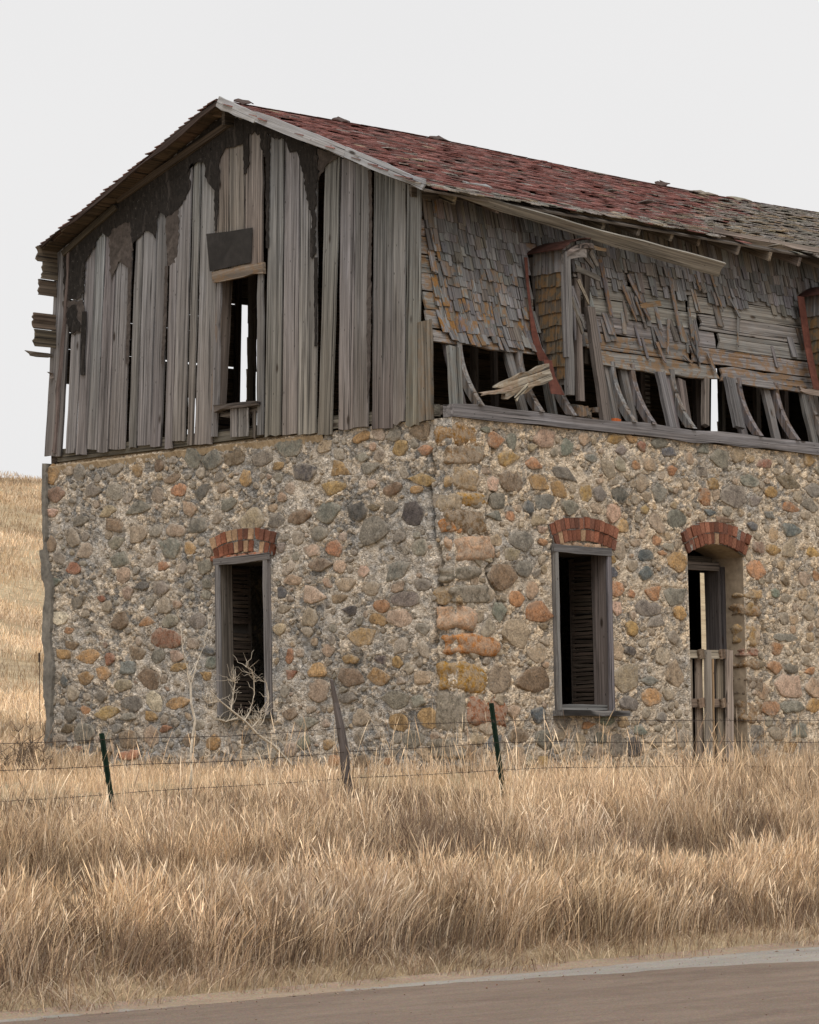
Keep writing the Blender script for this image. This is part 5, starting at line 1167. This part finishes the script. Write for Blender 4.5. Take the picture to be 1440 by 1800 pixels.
stub = {6: -.40, 5: -.36, 4: -.36, 3: -.42, 2: -.42, 1: -.30}
nrow = 12
for i in range(nrow):
    z = 3.98 + i * .2; y = 6.28 - (z - 3.9) * .055
    x_start = {11: -.38, 10: -.30, 9: -.34, 8: -.02, 7: -.42, 6: -.40, 5: -.02}.get(i, .0)
    cuts = [(x_start, LEN)]
    for (a, b, z0, z1_) in gaps:
        if z0 < z + .1 < z1_: cuts = [s for (p, q_) in cuts for s in ((p, min(q_, a)), (max(p, b), q_)) if s[1] - s[0] > .05]
    for (p, q_) in cuts:
        board("plank", rear, M_WOOD, (p, y + .012 * (i % 2), z + .1), (q_, y + .012 * (i % 2), z + .1 + rng.normal(0, .004)), .195 if p < 0 else .235, .025, ZA, 7 if p < 0 else 2, max(3, int((q_ - p) / .8)), rag0=.05 if p < 0 else .0, wob=.006, col=wc(104, 92, 78, 0, .15))
for px, py, pz in ((-.46, 6.28, 5.075), (-.14, 6.26, 4.85), (-.06, 6.26, 4.55)):
    board("splintered_stub", rear, M_WOOD, (px, py, pz), (.08, py, pz + .02), .06, .02, ZA, 3, 3, rag0=.12, wob=.012, col=WB())
board("corner_stud", rear, M_WOOD, (.06, 6.30, 3.9), (.06, 6.08, 6.25), .10, .06, XA, 1, 4, col=WD())
# far end of the upper floor
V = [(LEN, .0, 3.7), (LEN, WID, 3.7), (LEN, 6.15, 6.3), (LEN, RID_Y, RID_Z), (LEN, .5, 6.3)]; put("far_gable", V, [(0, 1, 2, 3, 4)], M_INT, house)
# interior posts silhouetted in the open foot of the front wall
for px, c in ((1128, WD()), (1225, WD()), (1268, WD()), (1330, WD()), (1380, WD()), (870, WD()), (835, WD())):
    Pq = on_y(px, 700, 1.1); board("interior_stud", house, M_WOOD, (Pq[0], 1.1, 3.75), (Pq[0], 1.1, 6.4), .08, .06, XA, 1, 3, col=c)
for z in np.arange(4.1, 4.75, .05):
    a = on_y(1112, 680, 1.3)[0]; b = on_y(1142, 680, 1.3)[0]; board("lath", upper_front, M_WOOD, (a, 1.3, z), (b, 1.3, z), .03, .01, ZA, 1, 2, col=WB())

# ------------------------------------------------------------------ plank gate leaning in the doorway
gp = on_y(1248, 1330, -.02)
gate = empty("plank_gate", (4.45, -.02, .10), "low gate of rough grey boards standing in the doorway", "gate")
def gb(name, x0, x1, ya, yb, Y, col, horiz=False):
    if horiz:
        A, B = on_y(x0, (ya + yb) / 2, Y), on_y(x1, (ya + yb) / 2, Y); board(name, gate, M_WOOD, A, B, (yb - ya) / 164, .03, ZA, 2, 4, rag0=.01, rag1=.01, wob=.003, col=col)
    else:
        xm = (x0 + x1) / 2; A, B = on_y(xm + 2, yb, Y), on_y(xm, ya, Y); board(name, gate, M_WOOD, A, B, (x1 - x0) / 108, .03, XA, 2, 6, rag1=.01, wob=.003, col=col)
GC = lambda: wc(152, 138, 123, 0, .08)
for (x0, x1) in ((1206, 1216), (1222, 1234), (1259, 1273)): gb("slat", x0, x1, 1145, 1336, .10, GC())
gb("rail", 1206, 1276, 1142, 1158, .06, wc(164, 148, 131, 0, .05), True); gb("rail", 1204, 1276, 1228, 1244, .06, wc(128, 112, 98, 0, .05), True)
gb("slat", 1238, 1250, 1142, 1338, .02, wc(160, 148, 136, 0, .05)); gb("slat", 1250, 1254, 1158, 1338, .05, wc(170, 140, 108, 0, .05)); gb("slat", 1275, 1288, 1142, 1338, .02, wc(172, 158, 142, 0, .05))
for x0, x1, y0, y1 in ((1226, 1237, 1141, 1158), (1264, 1274, 1141, 1158), (1226, 1238, 1227, 1244), (1265, 1275, 1227, 1244)): gb("cleat", x0, x1, y0, y1, .03, wc(130, 110, 92, 0, .05))

# ------------------------------------------------------------------ barbed wire fence
FY = -2.2
fence = empty("wire_fence", (-5, FY, float(ground_z(-5, FY))), "sagging barbed wire fence on mixed posts before the house", "fence")
def tpost(px_top, py_top, px_bot, py_bot, name):
    B = on_y(px_top, py_top, FY); A = on_y(px_bot, py_bot, FY); d = unit(B - A); A = A - d * .5
    u = unit(np.cross(d, YA)); v = np.cross(d, u); V = []; Fc = []
    prof = [(-.019, -.018), (.019, -.018), (.019, -.008), (.005, -.006), (.005, .026), (-.005, .026), (-.005, -.006), (-.019, -.008)]
    V = [A + u * a + v * b for a, b in prof] + [B + u * a + v * b for a, b in prof]; n = 8
    Fc = [(i, (i + 1) % n, (i + 1) % n + n, i + n) for i in range(n)] + [tuple(range(n))[::-1], tuple(range(n, 2 * n))]
    p = put(name, V, Fc, M_GREEN, fence)
    for k in range(7):
        c = B - d * (.06 + k * .09); V2 = [c + u * a + v * b + d * e for a in (-.012, .012) for b in (-.030, -.016) for e in (-.012, .012)]
        put("stud", V2, [(0, 1, 3, 2), (4, 6, 7, 5), (0, 4, 5, 1), (2, 3, 7, 6), (0, 2, 6, 4), (1, 5, 7, 3)], M_GREEN, p)
    return p
p1 = tpost(179, 1289, 194, 1390, "steel_post"); p2 = tpost(864, 1236, 882, 1370, "steel_post")
p1['label'] = "dark green steel fence post at the gable end"; p2['label'] = "thin green steel fence post at the house corner"
top, bot = on_y(582, 1195, FY), on_y(622, 1410, FY); bot = bot + (bot - top) * .3
pth = [bot + (top - bot) * t + np.array([rng.normal(0, .01), rng.normal(0, .01), 0]) for t in np.linspace(0, 1, 8)]
V, Fc = tube(pth, np.array([.05, .05, .048, .046, .042, .036, .028, .015]), 7)
V = V + rng.normal(0, .004, V.shape); zz = np.linspace(0, 1.5, 8).repeat(7); put("wooden_post", V, Fc, M_WOOD, fence, np.c_[np.tile(np.arange(7) * .03, 8), zz * 0, zz] + 3, wc(112, 104, 98, 0))
wpx = [[(-60, 1307), (190, 1299), (400, 1292), (595, 1280), (700, 1272), (868, 1266), (1100, 1264), (1290, 1266), (1520, 1264)],
       [(-60, 1354), (190, 1346), (400, 1336), (603, 1322), (872, 1304), (1100, 1303), (1520, 1303)],
       [(-60, 1410), (192, 1396), (340, 1384), (612, 1368), (876, 1352), (1100, 1346), (1520, 1346)]]
for wp in wpx:
    K = np.array([on_y(x, y, FY - .03) for x, y in wp]); xs = np.linspace(K[0, 0], K[-1, 0], 70)
    zs = np.interp(xs, K[:, 0], K[:, 2]) - .012 * np.abs(np.sin((xs + 4) * 1.1)); path = np.c_[xs, np.full(70, FY - .03) + rng.normal(0, .004, 70), zs]
    V, Fc = tube(path, .0028, 4); w = put("wire", V, Fc, M_WIRE, fence)
    bp = Pile()
    for x in np.arange(xs[0] + .1, xs[-1], .16):
        c = np.array([x, FY - .03, np.interp(x, xs, zs)])
        for a in ((.012, .01, .02), (-.01, .012, .02)):
            V, Fc = tube([c - np.array(a), c, c + np.array(a)], .0018, 3); bp.add(V, Fc, V, (1, 1, 1, 1))
    bp.build("barbs", M_WIRE, w)

# thin iron rod standing in the field behind the house
rod = on_y(69, 1148, 22.0); rb = np.array([rod[0], 22.0, float(ground_z(rod[0], 22.0)) - .1])
V, Fc = tube([rb, rb * .5 + rod * .5, rod], .007, 5); V2, F2 = tube([rod - np.array([0, 0, .16]), rod + np.array([0, 0, .0])], .02, 5)
o = put("iron_rod", np.vstack([V, V2]), Fc + [tuple(i + len(V) for i in f) for f in F2], M_WIRE)
o['label'] = "thin rusty rod standing in the field beyond the gable wall"; o['category'] = "fence post"

# ------------------------------------------------------------------ dead weeds
def stems_obj(name, parent, paths, mat):
    V_, F_ = [], []; n = 0
    for path, r0, r1 in paths:
        V, Fc = tube(path, np.linspace(r0, r1, len(path)), 5); V_.append(V); F_ += [tuple(i + n for i in f) for f in Fc]; n += len(V)
    o = put(name, np.vstack(V_), F_, mat, parent)
    if name == 'twigs': o['kind'] = 'stuff'
    return o
def wander(a, b, n=8, amp=.02):
    a = np.asarray(a); b = np.asarray(b); t = np.linspace(0, 1, n)[:, None]; P = a + (b - a) * t; P[1:-1] += rng.normal(0, amp, (n - 2, 3)); return P
YW = -1.4
def wp(x, y, Y=YW): return on_y(x, y, Y)
w1 = empty("dead_weed", tuple(wp(337, 1400)), "tall bleached forked weed stalk before the gable wall", "weed")
stems_obj("stem", w1, [(wander(wp(339, 1420), wp(335, 1205), 8, .012), .015, .011), (wander(wp(335, 1205), wp(318, 1112), 7, .01), .007, .003), (wander(wp(335, 1205), wp(374, 1080), 8, .01), .007, .002)], M_TWIG)
tw = []
for k in range(16):
    t = rng.random(); a = wp(335 + 39 * t, 1205 - 125 * t) if k % 2 else wp(335 - 17 * t, 1205 - 93 * t); tw.append((wander(a, a + np.array([rng.normal(0, .05), rng.normal(0, .05), rng.uniform(.04, .14)]), 4, .006), .004, .0015))
stems_obj("twigs", w1, tw, M_TWIG)
w2 = empty("dead_branch", tuple(wp(515, 1345)), "bleached branching dead bush leaning left below the gable window", "bush")
main = [(512, 1345), (480, 1310), (450, 1290), (430, 1270), (405, 1250), (385, 1233), (368, 1215)]
stems_obj("stem", w2, [(np.array([wp(*p) + rng.normal(0, .008, 3) for p in main]), .017, .005)], M_TWIG)
br = []
for base, pts in (((430, 1270), [(444, 1252), (452, 1220), (448, 1195), (440, 1178), (430, 1172)]), ((405, 1250), [(410, 1225), (412, 1200), (405, 1190)]), ((450, 1290), [(466, 1268), (472, 1235), (466, 1200)]), ((480, 1310), [(470, 1325), (450, 1330), (420, 1328)]), ((385, 1233), [(370, 1236), (358, 1228)]), ((460, 1296), [(490, 1300), (505, 1318)]), ((418, 1262), [(400, 1268), (380, 1262), (365, 1250)]), ((440, 1280), [(455, 1262), (460, 1248)])):
    P = np.array([wp(*base)] + [wp(*p) for p in pts]); P += rng.normal(0, .02, P.shape) * np.array([0, 1, 0]); br.append((P, .007, .0025))
    for _ in range(26):
        k = rng.integers(1, len(P)); a = P[k - 1] + (P[k] - P[k - 1]) * rng.random(); br.append((wander(a, a + np.array([rng.normal(.0, .07), rng.normal(0, .06), rng.uniform(.0, .17)]), 5, .008), .0026, .0010))
stems_obj("twigs", w2, br, M_TWIG)
def shrub(name, base, h, n, label, mat, spread=.5):
    e = empty(name, tuple(base), label, "shrub", "bare shrubs beside the gable corner"); P = []
    for k in range(n):
        a = base + np.array([rng.normal(0, .06), rng.normal(0, .06), -.05]); dirn = np.array([rng.normal(0, spread), rng.normal(0, spread), 1]); tip = a + unit(dirn) * h * rng.uniform(.6, 1.05); st = wander(a, tip, 7, .02); P.append((st, .009, .004))
        for _ in range(9):
            i = rng.integers(2, 6); b = st[i]; P.append((wander(b, b + np.array([rng.normal(0, .09), rng.normal(0, .09), rng.uniform(.02, .16)]) * h, 4, .01), .0055, .0025))
    stems_obj("twigs", e, P, mat); return e
for px, py, Y, h, n, lab in ((32, 1300, 4.5, .85, 9, "tall thin leafless brown shrub beside the gable end corner"), (62, 1315, 4.2, .55, 8, "short leafless brown shrub nearest the stone corner"), (10, 1320, 3.5, .5, 8, "low bushy brown shrub cut by the picture edge")):
    P0 = on_y(px, py, Y); P0[2] = float(ground_z(P0[0], Y)); shrub("bare_shrub", P0, h, n, lab, M_TWIGB)

# ------------------------------------------------------------------ dry grass
rg = np.random.default_rng(77)
STRAW = np.array([lin((206, 182, 150)), lin((192, 166, 136)), lin((222, 203, 176)), lin((172, 147, 122)), lin((148, 125, 107)), lin((190, 173, 153))]) * 1.3 * np.array([1.02, .985, .95])
def blades(name, x, y, h, w, lean_x, lean_y, seedhead, colw, parent=None, droop=.0, tint=1.0, zoff=0.0):
    N_ = len(x); z = ground_z(x, y) + zoff
    T_ = np.array([0, .35, .7, .88, 1.0]); 
    wid = np.where(seedhead[:, None], np.array([1, .9, .8, 2.0]), np.array([1, .95, .7, .45])) * w[:, None] / 2
    an = rg.random(N_) * np.pi; sx, sy = np.cos(an), np.sin(an)
    V = np.zeros((N_, 9, 3), np.float32); C = np.ones((N_, 9, 4), np.float32)
    ln = np.hypot(lean_x, lean_y); up = 1 / np.sqrt(1 + ln ** 2)
    ci = rg.choice(len(STRAW), N_, p=colw); patch = fbm(x * .8 + 11, y * .8 + 2, 3)[:, None]; warm = fbm(x * .6 + 31, y * .6 + 8, 2)[:, None] - .5
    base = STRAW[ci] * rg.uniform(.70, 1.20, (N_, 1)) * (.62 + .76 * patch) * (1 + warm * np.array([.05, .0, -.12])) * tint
    k1, k2 = rg.normal(0, .07, N_), rg.normal(0, .07, N_)
    for r_, t in enumerate(T_):
        bend = t ** 1.7
        px = x + h * (lean_x * bend * up + k1 * t * (1 - t)); py = y + h * (lean_y * bend * up + k2 * t * (1 - t)); pz = z + h * t * (up + (1 - up) * (1 - t)) * (1 - droop * t)
        cc = base * (np.where(seedhead, 1.12, 1.0)[:, None] if r_ >= 3 else 1.0)
        if r_ < 4:
            V[:, 2 * r_, 0] = px - sx * wid[:, r_]; V[:, 2 * r_, 1] = py - sy * wid[:, r_]; V[:, 2 * r_, 2] = pz
            V[:, 2 * r_ + 1, 0] = px + sx * wid[:, r_]; V[:, 2 * r_ + 1, 1] = py + sy * wid[:, r_]; V[:, 2 * r_ + 1, 2] = pz
            C[:, 2 * r_, :3] = cc; C[:, 2 * r_ + 1, :3] = cc
        else:
            V[:, 8, 0] = px; V[:, 8, 1] = py; V[:, 8, 2] = pz; C[:, 8, :3] = cc
    b = (np.arange(N_) * 9)[:, None]
    q = np.concatenate([b + np.array([2 * k, 2 * k + 1, 2 * k + 3, 2 * k + 2]) for k in range(3)]); t_ = b + np.array([6, 7, 8])
    o = big_mesh(name, V.reshape(-1, 3), q, t_, M_GRASS, parent, C.reshape(-1, 4)); o['kind'] = 'stuff'
    return o
def in_view(x, y, margin=260):
    P = np.stack([x, y, ground_z(x, y) + .2], -1) - CAM; w_ = P @ FW; px = 720 + F * (P @ CR) / w_
    return (px > -margin) & (px < 1440 + margin)
def clumps(n, y0, y1, per, spread, h0, h1, leanm, leans, seedp, wid, colw, name, label, hmap=None, tint=1.0, x0=-19, x1=12, gapth=.0):
    cx = rg.uniform(x0, x1, n); cy = rg.uniform(y0, y1, n); k = in_view(cx, cy); cx, cy = cx[k], cy[k]
    k = ~((cx > -.05) & (cy > -.05)); cx, cy = cx[k], cy[k]
    ch = rg.uniform(h0, h1, len(cx)) * (.62 + .76 * fbm(cx * .7 + 3, cy * .9, 2))
    clx = leanm[0] + rg.normal(0, leans, len(cx)) + (fbm(cx * 1.6, cy * 1.6 + 9, 2) - .5) * .5; cly = leanm[1] + rg.normal(0, leans, len(cx))
    gp = fbm(cx * 1.5 + 2, cy * 1.9 + 5, 3); k = gp > gapth; cx, cy, ch, clx, cly = cx[k], cy[k], ch[k], clx[k], cly[k]; ch = ch * (.75 + .9 * np.clip(gp[k] - gapth, 0, .35))
    if hmap is not None: f = hmap(cx, cy); ch = ch * f
    m = rg.poisson(per, len(cx)); idx = np.repeat(np.arange(len(cx)), m); N_ = len(idx)
    dx, dy = rg.normal(0, spread, N_), rg.normal(0, spread, N_)
    x, y = cx[idx] + dx, cy[idx] + dy
    h = ch[idx] * rg.uniform(.55, 1.12, N_); lx = clx[idx] + dx / spread * .09 + rg.normal(0, .21, N_); ly = cly[idx] + dy / spread * .09 + rg.normal(0, .21, N_)
    k = (y > -8.03 + .12 * np.sin(x * 3.1)) & ~((x > -.04) & (y > -.04)) & (h > .05); x, y, h, lx, ly = x[k], y[k], h[k], lx[k], ly[k]
    o = blades(name, x, y, h, rg.uniform(.65, 1.25, len(x)) * wid, lx, ly, rg.random(len(x)) < seedp, colw, tint=tint)
    o['label'] = label; o['category'] = 'grass'
    return len(x)
AX = -np.array([RT[0], RT[1]])             # leaning left in view
tot = 0
# tall nodding grass along the road
def front_h(x, y):
    return .86 + .3 * fbm(x * .8 + 20, y * .5, 2)
DARK = [.06, .14, .02, .26, .38, .14]  # brown mix for the understory; its dark tint paints shade into the grass base
tot += clumps(3000, -7.55, -6.15, 24, .08, .22, .46, (.08, -.06), .3, .05, .0055, DARK, "roadside_understory_shade", "brown stems low inside the roadside grass, darkened as painted shade", None, tint=.52)
tot += clumps(4600, -5.1, -2.0, 20, .09, .18, .40, (.03, .03), .3, .05, .0055, DARK, "meadow_understory_shade", "brown stems low inside the meadow grass, darkened as painted shade", None, tint=.55)
tot += clumps(3000, -7.55, -6.25, 30, .07, .40, .62, (.07, -.06), .18, .6, .0044, [.22, .22, .2, .14, .08, .14], "roadside_grass", "tall nodding straw coloured grass along the road", front_h, gapth=.30)
# matted litter between the bands and at the verge
tot += clumps(1700, -8.0, -7.2, 18, .11, .08, .22, (.5, .0), .8, .05, .005, [.12, .16, .1, .2, .22, .2], "verge_litter", "flattened greyish dead grass at the road verge", tint=.68)
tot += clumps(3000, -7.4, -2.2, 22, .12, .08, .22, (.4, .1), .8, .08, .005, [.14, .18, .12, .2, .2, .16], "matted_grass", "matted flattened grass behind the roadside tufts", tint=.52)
# the taller stand up to the fence and the house
def mid_h(x, y): return (.80 + .4 * fbm(x * .6 + 7, y * .6, 2)) * (1 - .28 * smooth((y + 3.6) / 1.4) * (1 - smooth((y + .3) / .3)) * smooth((-2.0 - x + 1.11 * (y + 2)) / 3))
tot += clumps(3900, -4.9, -2.0, 28, .085, .34, .62, (.03, .03), .20, .42, .0042, [.26, .26, .16, .16, .08, .08], "meadow_grass", "dense golden dry grass between roadside and wire fence", mid_h, gapth=.40)
tot += clumps(2000, -2.2, 0.0, 15, .09, .12, .30, (.03, .03), .22, .16, .0048, [.24, .26, .14, .18, .1, .08], "wall_foot_grass", "dry grass growing against the front wall foot", mid_h)
tot += clumps(2200, 0.0, 9.0, 12, .10, .08, .22, (.03, .0), .22, .14, .0050, [.24, .26, .14, .18, .1, .08], "gable_foot_grass", "dry grass growing before the gable wall", mid_h, x0=-12, x1=-.05)
# tall single culms
n = 2200; x = rg.uniform(-19, 12, n); y = rg.uniform(-4.6, -.3, n); k = in_view(x, y) & ~((x > -.05) & (y > -.05)); x, y = x[k], y[k]
o = blades("tall_culms", x, y, rg.uniform(.45, .85, len(x)), np.full(len(x), .0045), rg.normal(.05, .2, len(x)), rg.normal(0, .2, len(x)), rg.random(len(x)) < .5, [.3, .3, .2, .1, .05, .05])
o['label'] = "scattered taller grass culms before the house"; o['category'] = 'grass'
# hillside grass behind the gable corner
n = 90000; s_ = 40 + 172 * rg.random(n) ** 1.25; px = rg.uniform(-160, 170, n); d_lat = (px - 720) / F * s_
x = CAM[0] + HD[0] * s_ + RT[0] * d_lat; y = CAM[1] + HD[1] * s_ + RT[1] * d_lat; k = ~((x > -.3) & (y < 6.8)); x, y, s_ = x[k], y[k], s_[k]
cl = fbm(x * .5, y * .35, 3); k = rg.random(len(x)) < np.clip((cl - .25) * 2.6, .1, 1); x, y, s_, cl = x[k], y[k], s_[k], cl[k]
o = blades("hillside_grass", x, y, rg.uniform(.14, .34, len(x)) * (.6 + cl * .9), np.clip(s_ * .00016, .007, .03), rg.normal(.1, .35, len(x)), rg.normal(0, .35, len(x)), rg.random(len(x)) < .1, [.28, .22, .26, .12, .06, .06], tint=np.clip(.80 + (fbm(x * .12, y * .10, 3) - .5) * 1.3, .5, 1.2)[:, None])
o['label'] = "short pale grass covering the hillside behind the house"; o['category'] = 'grass'
print("blades", tot, len(x))
